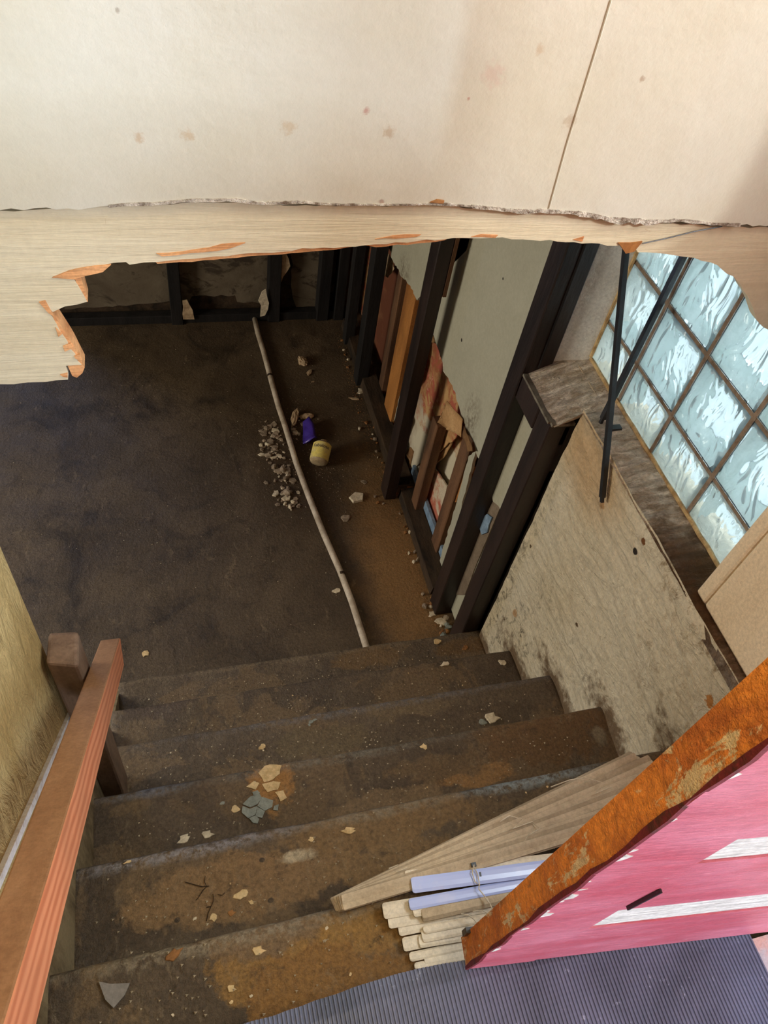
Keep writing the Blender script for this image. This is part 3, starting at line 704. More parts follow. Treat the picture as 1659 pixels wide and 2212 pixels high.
# lower drywall between the two dark posts
sheet([(1046, 1040), (1052, 1055), (1060, 1068), (1066, 1085), (1080, 1100)], [(1.14, 1.1), (1.14, 1.16), (1.335, 1.16), (1.335, 0.86)], XD + 0.004)
MB().box((0.918, 1.14, 0.03), (0.93, 1.40, 1.0)).build('drywall_sheet', 'drywall', wall_side)
spoly([(1012, 985), (1028, 975), (1008, 1050), (962, 1235), (946, 1222), (985, 1090)], 0.93, 0.01, 'drywall', 'drywall_sheet')
spoly([(1076, 1062), (1085, 1085), (1062, 1140), (1030, 1215), (1004, 1285), (985, 1285), (1010, 1210), (1045, 1120)], 0.914, 0.004, 'lath_grey', 'lath', amp=0.001)  # thin sheet coloured as the shadow stripe of a lath
spoly([(905, 725), (930, 705), (945, 750), (962, 800), (990, 860), (1004, 900), (985, 945), (930, 990), (890, 1012), (858, 1000), (866, 880), (893, 830)], 0.948, 0.004, 'backing', 'stained_paper')
spoly([(858, 985), (890, 1010), (930, 1000), (965, 1050), (948, 1130), (932, 1185), (900, 1140), (872, 1070)], 0.956, 0.006, 'pink_paper', 'stained_paper')
MB().prism([atx(*p, 0.908) for p in ((1028, 1112), (1040, 1120), (1052, 1110), (1062, 1118), (1055, 1135), (1052, 1150), (1040, 1155), (1034, 1135))], (0.004, 0, 0)).build('blue_scrap', 'blue_strip', wall_side)
# dark battens
def post(lo, hi, m='dark_wood', name='post', bev=0.003): return MB().box(lo, hi, bev).build(name, m, wall_side)
post((0.858, 1.328, 0.0), (0.938, 1.396, 1.99))
post((0.895, 1.322, EYE - 1.165), (0.9, 1.329, 1.99), 'black_wood', 'groove')
post((0.865, 1.140, 0.0), (0.985, 1.208, EYE - 1.187))
post((0.863, 1.208, EYE - 1.262), (0.90, 1.328, EYE - 1.187), name='rail')
MB().box((0.862, 1.15, EYE - 1.188), (0.882, 1.33, EYE - 1.181)).build('dusty_cap', 'dark_top', wall_side)
MB().box((0.868, 1.138, EYE - 1.188), (0.93, 1.158, EYE - 1.180)).build('dusty_cap', 'dark_top', wall_side)
post((0.802, 1.905, 0.0), (0.85, 1.975, 1.99))
MB().box((0.85, 1.903, 1.0), (0.862, 1.915, 1.99)).build('lath', 'old_stud', wall_side)
post((0.835, 2.62, 0.0), (0.89, 2.69, 1.99), 'black_wood')
post((0.84, 2.93, 0.0), (0.89, 2.98, 1.99), 'black_wood')
post((0.925, 1.575, 0.03), (0.965, 1.645, 0.80), 'old_stud', 'stud')
MB().prism([atx(*p, 0.935) for p in ((993, 990), (1010, 1010), (985, 1085), (972, 1080))], (0.03, 0, 0)).build('stud', 'tan_stud', wall_side)
post((0.92, 2.31, 0.03), (0.96, 2.43, 1.40), 'tan_stud', 'stud')
post((0.93, 2.52, 0.03), (0.97, 2.58, 1.8), 'old_stud', 'stud')
post((0.90, 1.80, 0.03), (0.94, 1.86, 0.52), 'old_stud', 'stud')
MB().prism([(0.865, 1.42, 0), (0.935, 1.42, 0), (0.935, 1.42, 0.05), (0.87, 1.42, 0.045)], (0, 0.5, 0)).build('sole_plate', 'sole', wall_side)
MB().prism([(0.855, 1.98, 0), (0.93, 1.98, 0), (0.93, 1.98, 0.055), (0.862, 1.98, 0.05)], (0, 1.1, 0)).build('sole_plate', 'sole', wall_side)
MB().box((0.935, 1.40, 0.055), (0.947, 2.0, 0.10)).build('blue_strip', 'blue_strip', wall_side)
# paper flaps curling out of the hole
def flap(px, m, x0, curl, name='paper_flap'):
    pts = [atx(*p, x0) for p in px]; ctr = sum(pts, Vector()) / len(pts)
    bm = bmesh.new(); vs = [bm.verts.new(p) for p in pts]; f = bm.faces.new(vs)
    bmesh.ops.triangulate(bm, faces=[f]); bmesh.ops.subdivide_edges(bm, edges=bm.edges[:], cuts=3, use_grid_fill=True)
    for v in bm.verts:
        d = (v.co - pts[0]); s_ = abs(d.y) + abs(d.z)
        v.co.x += -curl * math.sin(s_ * 14) * 0.5 - curl * s_ * 2 + 0.006 * mnoise.noise(v.co * 30)
    o = MB().frombm(bm).build(name, m, wall_side, smooth=True)
    md = o.modifiers.new('t', 'SOLIDIFY'); md.thickness = 0.002
flap([(1000, 905), (975, 866), (962, 876), (962, 890), (947, 912), (962, 922), (985, 932), (1003, 944)], 'kraft', 0.9, 0.02)
flap([(1003, 920), (1004, 944), (1018, 975), (1030, 974), (1020, 950)], 'kraft_dark', 0.9, 0.015)
flap([(930, 985), (985, 950), (960, 990), (925, 1020), (905, 1022), (897, 1004)], 'kraft', 0.965, 0.01)
flap([(880, 950), (898, 975), (890, 1010), (862, 1040), (870, 990)], 'kraft_dark', 0.955, 0.01)
flap([(905, 722), (930, 705), (938, 725), (945, 742), (920, 735)], 'kraft_dark', 0.945, 0.01)
flap([(835, 540), (850, 560), (856, 580), (840, 600), (826, 590)], 'paper', 0.93, 0.01)
flap([(880, 620), (893, 628), (897, 645), (892, 665), (884, 650)], 'paper', 0.93, 0.008)

# outside
gr = MB().box((1.12, -6, SILL - 0.35), (9, 8, SILL - 0.25)).build('ground', 'ground')  # the strip below is added to darken the view through the lowest blocks
pb = MB().box((1.12, -6, SILL - 0.25), (1.36, 8, SILL - 0.235)).build('ground_bed', 'bed'); tag(pb, 'dark soil strip outside along the foot of the window wall', 'ground', kind='structure')
tag(gr, 'pale concrete ground outside the glass block window', 'ground', kind='structure')

# ================================================================== STAIRS
stairs = empty('staircase', (0.33, 0.6, 0.0))
tag(stairs, 'worn brown staircase of six grimy treads going down to the floor', 'stairs')
def make_tread(k):
    bm = bmesh.new(); y1, y0, z = nose_y(k), nose_y(k + 1) - 0.03, tread_z(k)
    x0, x1 = (XL, XR + 0.012)
    prof = [(y0, z)] + [(y1 - 0.16 + 0.02 * i, z) for i in range(8)] + [(y1 - 0.008, z - 0.0008), (y1 - 0.003, z - 0.003), (y1, z - 0.008), (y1, z - 0.022), (y1 - 0.004, z - 0.028), (y1 - 0.02, z - 0.03), (y0, z - 0.03)]
    n = 60; rings = []
    for i in range(n + 1):
        x = x0 + (x1 - x0) * i / n
        rings.append([bm.verts.new((x, y + (0.003 * mnoise.noise(Vector((x * 9, k * 3, 1))) if y > y1 - 0.05 else 0), zz + 0.003 * mnoise.noise(Vector((x * 6, y * 6, k))) - (0.0025 * max(0, mnoise.noise(Vector((x * 24, k, 5)))) if y > y1 - 0.012 else 0))) for y, zz in prof])
    m = len(prof)
    for i in range(n):
        for j in range(m): bm.faces.new((rings[i][j], rings[i][(j + 1) % m], rings[i + 1][(j + 1) % m], rings[i + 1][j]))
    bm.faces.new(rings[0]); bm.faces.new(rings[-1][::-1])
    o = MB().frombm(bm).build('tread', 'tread', stairs, smooth=True)
    MB().box((x0, y1 - 0.034, z - RISE), (x1, y1 - 0.016, z - 0.03)).build('riser', 'tread', stairs)
for k in range(1, 7): make_tread(k)
MB().box((XL, nose_y(7) - 0.034, tread_z(6)), (XR, nose_y(7) - 0.016, LAND - 0.002)).build('riser', 'tread', stairs)
# sloping skirt board along the handrail wall
sl = RISE / RUN
MB().prism([(XL + 0.001, 0.70, tread_z(1) + (NOSE1 - 0.70) * sl - 0.12), (XL + 0.001, 0.70, tread_z(1) + (NOSE1 - 0.70) * sl + 0.035), (XL + 0.001, 0.0, tread_z(1) + NOSE1 * sl + 0.035), (XL + 0.001, 0.0, tread_z(1) + NOSE1 * sl - 0.2)], (0.012, 0, 0)).build('skirt_board', 'stringer', stairs)
MB().prism([(XL - 0.025, nose_y(1) - 0.01, 0), (XL - 0.025, nose_y(1) - 0.01, tread_z(1) - 0.03), (XL - 0.025, 0.70, tread_z(3) + 0.0), (XL - 0.025, 0.70, 0)], (0.025, 0, 0)).build('stringer', 'stringer', stairs)

# ================================================================== THINGS
# handrail and newel
def rail():
    b = Vector((0, 0.772, EYE - 1.398)); dr = Vector((0, -0.708, 0.706)); nn = Vector((0, 0.706, 0.708))
    pts = [b, b + nn * 0.058 + Vector((0, -0.008, 0.012)), b + nn * 0.066 + dr * 1.5, b + dr * 1.5]
    pts = [Vector((-0.187, p.y, p.z)) for p in pts]
    return MB().prism(pts, (0.037, 0, 0))
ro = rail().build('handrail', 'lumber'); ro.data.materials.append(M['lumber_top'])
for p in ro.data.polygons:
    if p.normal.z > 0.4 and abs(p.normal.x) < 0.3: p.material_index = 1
soften(ro, 0.0025)
tag(ro, 'new reddish lumber handrail sloping down along the yellowed wall', 'handrail')
nwl = MB().prism([(-0.240, 0.648, tread_z(3)), (-0.191, 0.635, tread_z(3)), (-0.191, 0.70, tread_z(3)), (-0.238, 0.705, tread_z(3))], (0, 0, EYE - 1.13 - tread_z(3))).build('newel_post', 'grey_lumber')
soften(nwl, 0.006)
tag(nwl, 'short weathered wooden newel post at the lower end of the handrail', 'post')

# pink door, standing open over the landing
dp, dq = Vector((0.272, 0.089, LAND + 0.006)), Vector((0.935, 0.011, LAND + 0.006))
du = (dq - dp).normalized(); dn = Vector((du.y, -du.x, 0))        # dn faces the photographer
if dn.y > 0: dn = -dn
door = empty('door_1', tuple(dp)); tag(door, 'pink painted door with a stripped orange edge standing open on the landing', 'door', kind='structure')
def dpt(u, v, w): return dp + du * u + Vector((0, 0, v)) - dn * w       # w > 0 goes into the door
def dbox(u0, u1, v0, v1, w0, w1):
    vs = [dpt(u, v, w) for v in (v0, v1) for u, w in ((u0, w0), (u1, w0), (u1, w1), (u0, w1))]
    return MB().add(vs, [(0, 3, 2, 1), (4, 5, 6, 7), (0, 1, 5, 4), (1, 2, 6, 5), (2, 3, 7, 6), (3, 0, 4, 7)])
DW, DH = (dq - dp).length, 2.0
dbox(0.0015, DW, 0, DH, 0.006, 0.034).build('leaf', 'pink', door)
def edge_strip(w0, w1, m, nm, u=-0.001):
    rr = random.Random(5 if nm == 'bare_edge' else 9); a, b = [], []
    n = 60
    for i in range(n + 1):
        v = DH * i / n
        a.append(dpt(u, v, w0 + (rr.uniform(-0.0015, 0.0015) if nm != 'bare_edge' else 0))); b.append(dpt(u, v, w1 + (rr.uniform(-0.002, 0.002) if nm != 'bare_edge' else 0)))
    MB().prism(a + b[::-1], du * 0.004).build(nm, m, door)
edge_strip(0.001, 0.034, 'orange', 'bare_edge')
edge_strip(-0.0005, 0.0032, 'maroon', 'old_paint_line', -0.002)
dbox(0.0, 0.085, 0, DH, 0.0, 0.006).build('stile', 'pink', door)
def door_v(px, py):
    p = atplane(px, py, dp, dn); return (p - dp).dot(du), p.z - dp.z
VS = [(0.0, 0.185, 'pink', 0.001), (0.185, 0.268, 'bare_white', 0.003), (0.268, 0.431, 'pink', 0.001), (0.431, 0.494, 'bare_white', 0.003), (0.494, 0.70, 'pink', 0.001), (0.70, 0.77, 'bare_white', 0.003), (0.77, 2.0, 'pink', 0.001)]
for v0, v1, m, w in VS: dbox(0.0855, DW, v0 + 0.0005, v1 - 0.0005, w, 0.006).build('panel_strip', m, door)
a_, b_ = door_v(1355, 1960), door_v(1427, 1922)
dm = MB(); aa, bb = dpt(a_[0], a_[1], -0.0006), dpt(b_[0], b_[1], -0.0006)
dm.bar(aa, bb, 0.002, 0.004, up=tuple(dn)).build('black_scratch', 'black', door)
for q in range(26):
    v = rnd.uniform(0.02, 1.2); u0 = 0.001; wd, hh = rnd.uniform(0.003, 0.012), rnd.uniform(0.006, 0.03)
    pts = [dpt(u0, v, -0.0004), dpt(u0 + wd * rnd.uniform(0.5, 1), v + hh * 0.2, -0.0004), dpt(u0 + wd, v + hh * 0.6, -0.0004), dpt(u0 + wd * 0.3, v + hh * 0.8, -0.0004), dpt(u0, v + hh, -0.0004)]
    MB().prism(pts, -dn * 0.0008).build('bare_scar', 'bare_white', door)
dbox(-0.006, 0.008, 0.028, 0.05, 0.030, 0.0365).build('latch_plate', 'black', door)

# ribbed rubber mat
def mat_mesh():
    b = MB(); pitch = 0.005; x0, x1 = -0.238, 0.655; n = int((x1 - x0) / pitch); z0 = LAND + 0.001; vs = []; fs = []
    for i in range(n):
        xa = x0 + i * pitch
        yf = 0.093 + 0.010 * math.exp(-((xa - 0.19) / 0.12) ** 2) - 0.02 * max(0, xa - 0.3) + 0.0012 * mnoise.noise(Vector((xa * 40, 0, 0)))
        for yy, dz in ((yf, -0.003), (yf - 0.02, 0.0), (-0.9, 0.0)):
            vs += [(xa, yy, z0 + dz), (xa, yy, z0 + dz + 0.0025), (xa + 0.0018, yy, z0 + dz + 0.0025), (xa + 0.0025, yy, z0 + dz + 0.0046), (xa + 0.0043, yy, z0 + dz + 0.0046), (xa + pitch, yy, z0 + dz + 0.0025), (xa + pitch, yy, z0 + dz)]
        base = i * 21
        for s_ in (0, 7):
            fs += [tuple(base + s_ + q for q in (j, j + 1, j + 8, j + 7)) for j in range(1, 5)] + [(base + s_, base + s_ + 7, base + s_ + 13, base + s_ + 6)]
        fs.append(tuple(base + q for q in range(7)))
    return b.add(vs, fs)
mo = mat_mesh().build('rubber_mat', 'rubber')
tag(mo, 'black ribbed rubber mat on the landing in front of the pink door', 'mat')

# venetian blind slats on the top tread
T6 = tread_z(6)
def slat(p0, p1, width, m, parent, name='slat', rnd_=0.006, th=0.0011, cup=0.0012, roll=0.0):
    """a thin crowned slat with rounded ends; p0 is the middle of its near end"""
    p0, p1 = Vector(p0), Vector(p1); d = p1 - p0; L = d.length; d.normalize(); s_ = Vector((-d.y, d.x, 0)).normalized(); up = s_.cross(d) * -1
    if up.z < 0: up = -up
    if roll: rm = Matrix.Rotation(roll, 3, d); s_ = rm @ s_; up = rm @ up
    bm = bmesh.new(); cs = [(-0.5, 0), (-0.3, 0.75), (0, 1), (0.3, 0.75), (0.5, 0)]
    st = [(0.0, 1 - 2 * rnd_ / width), (rnd_ * 0.12, 1 - 1.1 * rnd_ / width), (rnd_ * 0.4, 1 - 0.45 * rnd_ / width), (rnd_, 1), (L * 0.35, 1), (L * 0.7, 1), (L - rnd_, 1), (L, 1 - 2 * rnd_ / width)]
    top = [[bm.verts.new(p0 + d * a + s_ * (u * width * w) + up * (h * cup + th)) for u, h in cs] for a, w in st]
    bot = [[bm.verts.new(p0 + d * a + s_ * (u * width * w) + up * (h * cup)) for u, h in cs] for a, w in st]
    for i in range(len(st) - 1):
        for j in range(4):
            bm.faces.new((top[i][j], top[i][j + 1], top[i + 1][j + 1], top[i + 1][j])); bm.faces.new((bot[i][j], bot[i + 1][j], bot[i + 1][j + 1], bot[i][j + 1]))
        bm.faces.new((top[i][0], top[i + 1][0], bot[i + 1][0], bot[i][0])); bm.faces.new((top[i][4], bot[i][4], bot[i + 1][4], top[i + 1][4]))
    for e in (0, -1):
        for j in range(4): bm.faces.new((top[e][j], bot[e][j], bot[e][j + 1], top[e][j + 1]))
    return MB().frombm(bm).build(name, m, parent)
# the fan
fan = empty('window_blind', (0.40, 0.22, T6)); tag(fan, 'fanned out bundle of dusty beige blind slats across the top tread', 'blind')
tip = atz(724, 1950, T6 + 0.02)
NF = 18
for i in range(NF):
    f_ = i / (NF - 1); ang = math.radians(12.2 - 9.2 * f_ + rnd.uniform(-0.25, 0.25)); z = T6 + 0.0055 + 0.0013 * i
    st = Vector((tip.x - 0.001 + 0.010 * f_ + rnd.uniform(-0.002, 0.002), tip.y - 0.004 * f_, z))
    L = 0.575 + (0.03 * math.sin(f_ * 3.14)) + rnd.uniform(-0.006, 0.006)
    slat(st, st + Vector((math.cos(ang) * L, math.sin(ang) * L, 0.0)), 0.022, 'slat_dusty' if i % 3 else 'slat_grimy', fan, rnd_=0.002, cup=0.0015, roll=(0.34 if i % 2 else -0.30) + rnd.uniform(-0.08, 0.08))
for px in ([(1190, 1640 + 60), (1230, 1685), (1262, 1680), (1300, 1690), (1285, 1715), (1320, 1700)], [(1080, 1775), (1100, 1762), (1130, 1770), (1108, 1790), (1150, 1775), (1165, 1790), (1140, 1805), (1130, 1822), (1165, 1818)], [(840, 1876), (860, 1868), (856, 1884), (880, 1874)]):
    MB().tube([atz(x, y, T6 + 0.028 + 0.002 * (i % 2)) for i, (x, y) in enumerate(px)], 0.0009, 5).build('cord', 'cord', fan)
# the tied bundle with sky reflection coloured into its top slats
bun = empty('window_blind', (0.33, 0.20, T6)); tag(bun, 'loosely tied stack of cream blind slats with two glossy pale blue ones on top', 'blind')
SL = [  # near-end top corner px, near-end bottom corner px, a point to the right along the top edge, height step, material
    ((912, 2052), (919, 2090), (1015, 2032), 0.3, 'slat'), ((893, 2080), (896, 2097), (985, 2062), 0.2, 'slat'), ((882, 2058), (880, 2080), (985, 2036), 0.6, 'slat'), ((867, 2026), (875, 2056), (985, 2003), 0.9, 'slat'),
    ((902, 2020), (913, 2048), (1015, 2002), 1.6, 'slat'), ((908, 2008), (914, 2037), (1015, 1988), 2.2, 'slat'), ((912, 2000), (918, 2018), (1016, 1980), 2.8, 'slat'),
    ((856, 1986), (864, 2023), (960, 1966), 1.4, 'slat'), ((834, 1966), (846, 2006), (960, 1946), 2.0, 'slat'), ((824, 1951), (838, 1985), (960, 1928), 2.6, 'slat'),
    ((786, 1921), (787, 1942), (900, 1900), 2.2, 'slat'),
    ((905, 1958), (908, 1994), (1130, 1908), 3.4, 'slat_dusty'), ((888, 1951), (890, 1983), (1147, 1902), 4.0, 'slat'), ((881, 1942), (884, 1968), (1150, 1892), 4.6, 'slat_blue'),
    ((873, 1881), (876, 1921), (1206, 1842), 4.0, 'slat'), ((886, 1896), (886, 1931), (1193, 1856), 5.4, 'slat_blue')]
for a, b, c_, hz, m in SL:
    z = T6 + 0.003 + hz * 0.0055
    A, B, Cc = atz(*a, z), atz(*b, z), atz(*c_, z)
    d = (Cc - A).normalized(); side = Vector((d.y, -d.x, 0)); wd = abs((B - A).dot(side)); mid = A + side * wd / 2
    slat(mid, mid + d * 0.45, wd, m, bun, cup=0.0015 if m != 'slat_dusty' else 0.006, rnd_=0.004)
zt = T6 + 0.038
for px in ([(1024, 1868), (1020, 1885), (1026, 1905), (1036, 1912), (1032, 1890), (1024, 1872)], [(1036, 1908), (1034, 1920), (1046, 1935), (1056, 1950), (1052, 1940), (1064, 1965)], [(996, 1974), (1012, 1977), (1024, 1986), (1034, 1998)], [(1022, 1969), (1042, 1966), (1056, 1975), (1064, 1985)]):
    MB().tube([atz(x, y, zt + 0.002 * (i % 2)) for i, (x, y) in enumerate(px)], 0.0009, 5).build('cord', 'cord', bun)
MB().bar(atz(1018, 1869, zt - 0.006), atz(1028, 1867, zt - 0.006), 0.006, 0.004).build('cord_hole', 'black', bun)
MB().bar(atz(1036, 1884, zt - 0.004), atz(1038, 1894, zt - 0.004), 0.003, 0.003).build('cord_hole', 'black', bun)

# two black rods leaning in the window corner
def rod(name, p0, p1, label):
    r_ = empty(name, tuple(p0)); tag(r_, label, 'rod')
    p0, p1 = Vector(p0), Vector(p1); d = (p1 - p0).normalized()
    MB().bar(p0 + d * 0.012, p1, 0.011, 0.011, up=(0, 1, 0)).build('bar', 'black', r_)
    MB().bar(p0, p0 + d * 0.03, 0.007, 0.007, up=(0, 1, 0)).build('hook_tip', 'black', r_)
    return r_
b1 = atx(1300, 1085, 0.908); t1 = atx(1352, 540, 0.905)
rod('metal_rod', b1, b1 + (t1 - b1) * 1.30, 'black metal rod crossing in front, its tip low on the stucco wall')
b2 = atz(1297, 914, SILL + 0.012); t2 = atx(1478, 550, 1.000)
r2 = rod('metal_rod', b2, b2 + (t2 - b2) * 1.25, 'black metal rod standing on the sill and leaning against the glass blocks')
MB().box((0.955, 1.045, SILL - 0.002), (0.985, 1.06, SILL + 0.006)).build('foot_bracket', 'black', r2)

# white pipe on the lower floor
pp = [(549, 684), (557, 720), (570, 762), (584, 815), (602, 880), (615, 918), (640, 1000), (664, 1065), (700, 1155), (734, 1232), (760, 1300), (790, 1394), (800, 1422)]
pv = [atz(x, y, 0.014) for x, y in pp]
po = empty('pipe', tuple(pv[6])); tag(po, 'long bent dirty white pipe lying across the lower floor', 'pipe')
MB().tube(pv, 0.0125, 12).build('tube', 'pipe', po, smooth=True)
for px, py in ((583, 812), (738, 1240)):
    a = atz(px, py, 0.014); i = min(range(len(pv) - 1), key=lambda k: (pv[k] - a).length); d = (pv[i + 1] - pv[i]).normalized()
    MB().tube([a - d * 0.006, a + d * 0.006], 0.0134, 12).build('dark_band', 'sole', po)

# chips: a handful of irregular shapes, shared
def chip_mesh(seed, n=7, th=0.12, jit=0.35, dome=0.0):
    r = random.Random(seed); pts = [(math.cos(2 * math.pi * i / n) * r.uniform(1 - jit, 1), math.sin(2 * math.pi * i / n) * r.uniform(1 - jit, 1)) for i in range(n)]
    vs = [(x, y, 0) for x, y in pts] + [(x * 0.9, y * 0.9, th + r.uniform(-0.3, 0.3) * th) for x, y in pts] + [(0, 0, th * (1 + dome))]
    fs = [tuple(range(n))[::-1]] + [(i, (i + 1) % n, n + (i + 1) % n, n + i) for i in range(n)] + [(n + i, n + (i + 1) % n, 2 * n) for i in range(n)]
    return vs, fs
CH = {}
def chip_data(seed, m, kind):
    key = (seed, m, kind)
    if key not in CH:
        vs, fs = chip_mesh(seed, *{'flat': (10, 0.09, 0.58, 0.3), 'lump': (6, 0.55, 0.4, 0.4), 'slab': (5, 0.22, 0.25, 0.0)}[kind])
        me = bpy.data.meshes.new('chip'); me.from_pydata(vs, [], fs); me.materials.append(M[m]); CH[key] = me
    return CH[key]
def chip(name, p, size, m, label, cat, group=None, kind='flat', seed=None, rot=None, ar=1.0):
    seed = seed if seed is not None else rnd.randrange(8)
    o = bpy.data.objects.new(name, chip_data(seed % 8, m, kind)); C.objects.link(o)
    o.location = (p.x, p.y, p.z + 0.0012); o.rotation_euler = (0, 0, rot if rot is not None else rnd.uniform(0, 6.28)); o.scale = (size, size * ar, size)
    return tag(o, label, cat, group)
def px_size(p, px): return px * (Vector(p) - Vector((0, 0, EYE))).length / F / 2 / 0.85

STEP = ['lower floor', 'lowest tread', 'second lowest tread', 'third lowest tread', 'third highest tread', 'second highest tread', 'highest tread']
unique = [
    ((1062, 1550), 34, 'paint_cream', 'large cream plaster flake beside a grey one near the stucco wall', 0.75),
    ((1042, 1560), 20, 'paint_blue', 'grey plaster flake touching the large cream one near the stucco wall', 0.7),
    ((1085, 1432), 18, 'paint_cream', 'cream paint flake on the second lowest tread nearest the stucco wall', 0.8),
    ((962, 1434), 24, 'paint_cream', 'torn cream paper flake on the second lowest tread under the dark post', 0.5),
    ((753, 1794), 34, 'paint_tan', 'long tan paint flake left of the fanned blind slats', 0.42),
    ((672, 1813), 13, 'paint_tan', 'small tan flake beside the long tan one above the blind slats', 0.8),
    ((916, 1613), 17, 'paint_tan', 'tan paint flake alone in the middle of the third highest tread', 0.8),
    ((567, 1614), 16, 'paint_tan', 'tan paint flake above the cracked grey blue patch', 0.8),
    ((521, 1934), 30, 'paint_tan', 'pitted tan flake on the tread below the tied blind slats', 0.6),
    ((543, 1949), 13, 'paint_tan', 'small tan flake just below the pitted one', 0.6),
    ((460, 1981), 20, 'paint_tan', 'tan flake near the nosing of the highest tread, left of centre', 0.8),
    ((500, 1972), 16, 'paint_brown', 'brown chip leaning near the nosing of the highest tread', 0.7),
    ((420, 1985), 13, 'paint_cream', 'narrow cream chip at the nosing of the highest tread', 0.45),
    ((558, 2053), 27, 'paint_tan', 'largest tan flake in the middle of the highest tread', 0.6),
    ((500, 2135), 18, 'paint_tan', 'pale tan flake on the highest tread nearest the rubber mat', 0.7),
    ((397, 1812), 28, 'paint_cream', 'cream crust behind the nosing, nearer the handrail of the two', 0.6),
    ((448, 1802), 26, 'paint_cream', 'cream crust behind the nosing, farther from the handrail of the two', 0.6),
    ((508, 1748), 20, 'paint_tan', 'round tan chip at the edge of the cracked grey blue patch', 0.8),
    ((277, 1862), 17, 'paint_tan', 'thin tan chip on a nosing close to the handrail', 0.35),
    ((480, 1735), 10, 'paint_blue', 'tiny grey blue chip away from the cracked patch towards the handrail', 0.8),
    ((313, 1412), 22, 'paint_tan', 'tan flake on the lower floor just past the end of the handrail', 0.7),
    ((375, 2062), 36, 'paint_brown', 'reddish brown chip on the nosing of the highest tread', 0.5),
    ((770, 1076), 34, 'paint_cream', 'angular cream plaster shard lying right of the pipe', 0.9),
    ((746, 1120), 25, 'rubble', 'square brownish shard below the angular cream one', 0.85),
    ((786, 1041), 15, 'rubble', 'small round chip above the angular cream shard', 0.85),
    ((727, 1277), 20, 'paint_cream', 'white scrap touching the pipe near the stairs', 0.7),
    ((952, 1342), 26, 'paint_cream', 'white flake at the foot of the low dark post', 0.9),
    ((934, 1326), 22, 'paint_cream', 'white flake at the foot of the tall dark post', 0.7),
    ((675, 785 + 40), 12, 'paper', 'small pale scrap below the crumpled paper', 0.4),
    ((885, 1056), 26, 'tan_stud', 'tan block of wood on the rotten sole plate', 0.6),
    ((848, 1066), 30, 'paint_brown', 'tall brown splinter of plaster by the wall foot', 0.6),
    ((782, 845), 24, 'paint_cream', 'cream shard at the foot of the far dark post', 0.9),
    ((790, 828), 20, 'rubble', 'rubble lump at the foot of the far dark post', 0.7),
    ((765, 862), 24, 'paper', 'pale curved scrap by the far dark post', 0.35),
    ((1005, 1400), 16, 'paint_brown', 'brown crumb on the lowest tread by the dark posts', 0.7),
    ((944, 1386), 20, 'paint_tan', 'tan crumb on the lowest tread in front of the white flakes', 0.7),
]
for (px, py), s, m, lab, ar in unique:
    p, k = on_steps(px, py)
    chip('paint_chip' if m.startswith('paint') else 'debris_chip', p, px_size(p, s), m, lab, 'chip', kind='slab' if s > 33 and k == 0 else 'flat', ar=ar, rot=rnd.uniform(-0.6, 0.6))
# triangular grey shard on the top tread
sp = [atz(x, y, T6 + 0.002) for x, y in ((214, 2121), (240, 2126), (281, 2124), (270, 2150), (246, 2178), (228, 2160))]
tag(MB().prism(sp, (0, 0, 0.003)).build('grey_shard', 'slate'), 'smooth triangular grey shard on the highest tread near the handrail', 'shard')
# cracked grey-blue patch
pcs = [[(524, 1738), (540, 1722), (560, 1715), (566, 1724), (556, 1738), (540, 1745)], [(566, 1722), (590, 1730), (588, 1744), (572, 1752), (556, 1742)], [(524, 1742), (540, 1748), (556, 1742), (552, 1760), (536, 1768), (522, 1756)],
       [(556, 1744), (572, 1753), (566, 1768), (552, 1764)], [(538, 1768), (552, 1762), (560, 1770), (556, 1780), (546, 1778)], [(592, 1742), (602, 1738), (600, 1752), (590, 1750)], [(545, 1712), (556, 1708), (562, 1714), (548, 1720)]]
for i, q in enumerate(pcs):
    z = tread_z(4)
    z = on_steps(555, 1745)[0].z
    tag(MB().prism([atz(x, y, z + 0.002) for x, y in q], (0, 0, 0.003)).build('paint_chip', 'paint_blue'), 'grey blue paint piece of the cracked patch lying on an orange stain', 'chip', 'cracked grey blue paint pieces')
pcs2 = [[(558, 1670), (572, 1655), (590, 1652), (608, 1654), (604, 1672), (590, 1684), (570, 1690)], [(566, 1694), (590, 1688), (606, 1690), (600, 1706), (578, 1712)], [(594, 1712), (612, 1708), (620, 1724), (606, 1732)], [(532, 1700), (548, 1688), (560, 1692), (552, 1706)]]
for q in pcs2:
    z = on_steps(555, 1745)[0].z
    tag(MB().prism(jag([atz(x, y, z + 0.0015) for x, y in q], 0.0012, 0.008, rnd), (0, 0, 0.002)).build('paint_chip', 'paint_tan'), 'orange tan crust piece at the top of the cracked patch', 'chip', 'orange crust pieces of the cracked patch')
# blue-grey shards
for px, py, s in ((672, 1560, 14), (680, 1555, 10), (668, 1566, 9)):
    p, k = on_steps(px, py); chip('paint_chip', p, px_size(p, s), 'paint_blue', 'pale blue shard of the little broken cluster in the middle of the stairs', 'chip', 'pale blue shards on the stairs', ar=0.6)
# small chips over the treads
for k in range(1, 7):
    for _ in range(5):
        x = rnd.uniform(-0.18, 0.8 if k < 6 else 0.2); y = rnd.uniform(nose_y(k + 1) + 0.02 if k < 6 else 0.13, nose_y(k) - 0.02)
        chip('paint_chip', Vector((x, y, tread_z(k))), rnd.uniform(0.0018, 0.0035), rnd.choice(['paint_tan', 'paint_cream']), 'tiny pale paint chip scattered on the ' + STEP[k], 'chip', 'tiny paint chips on the ' + STEP[k])
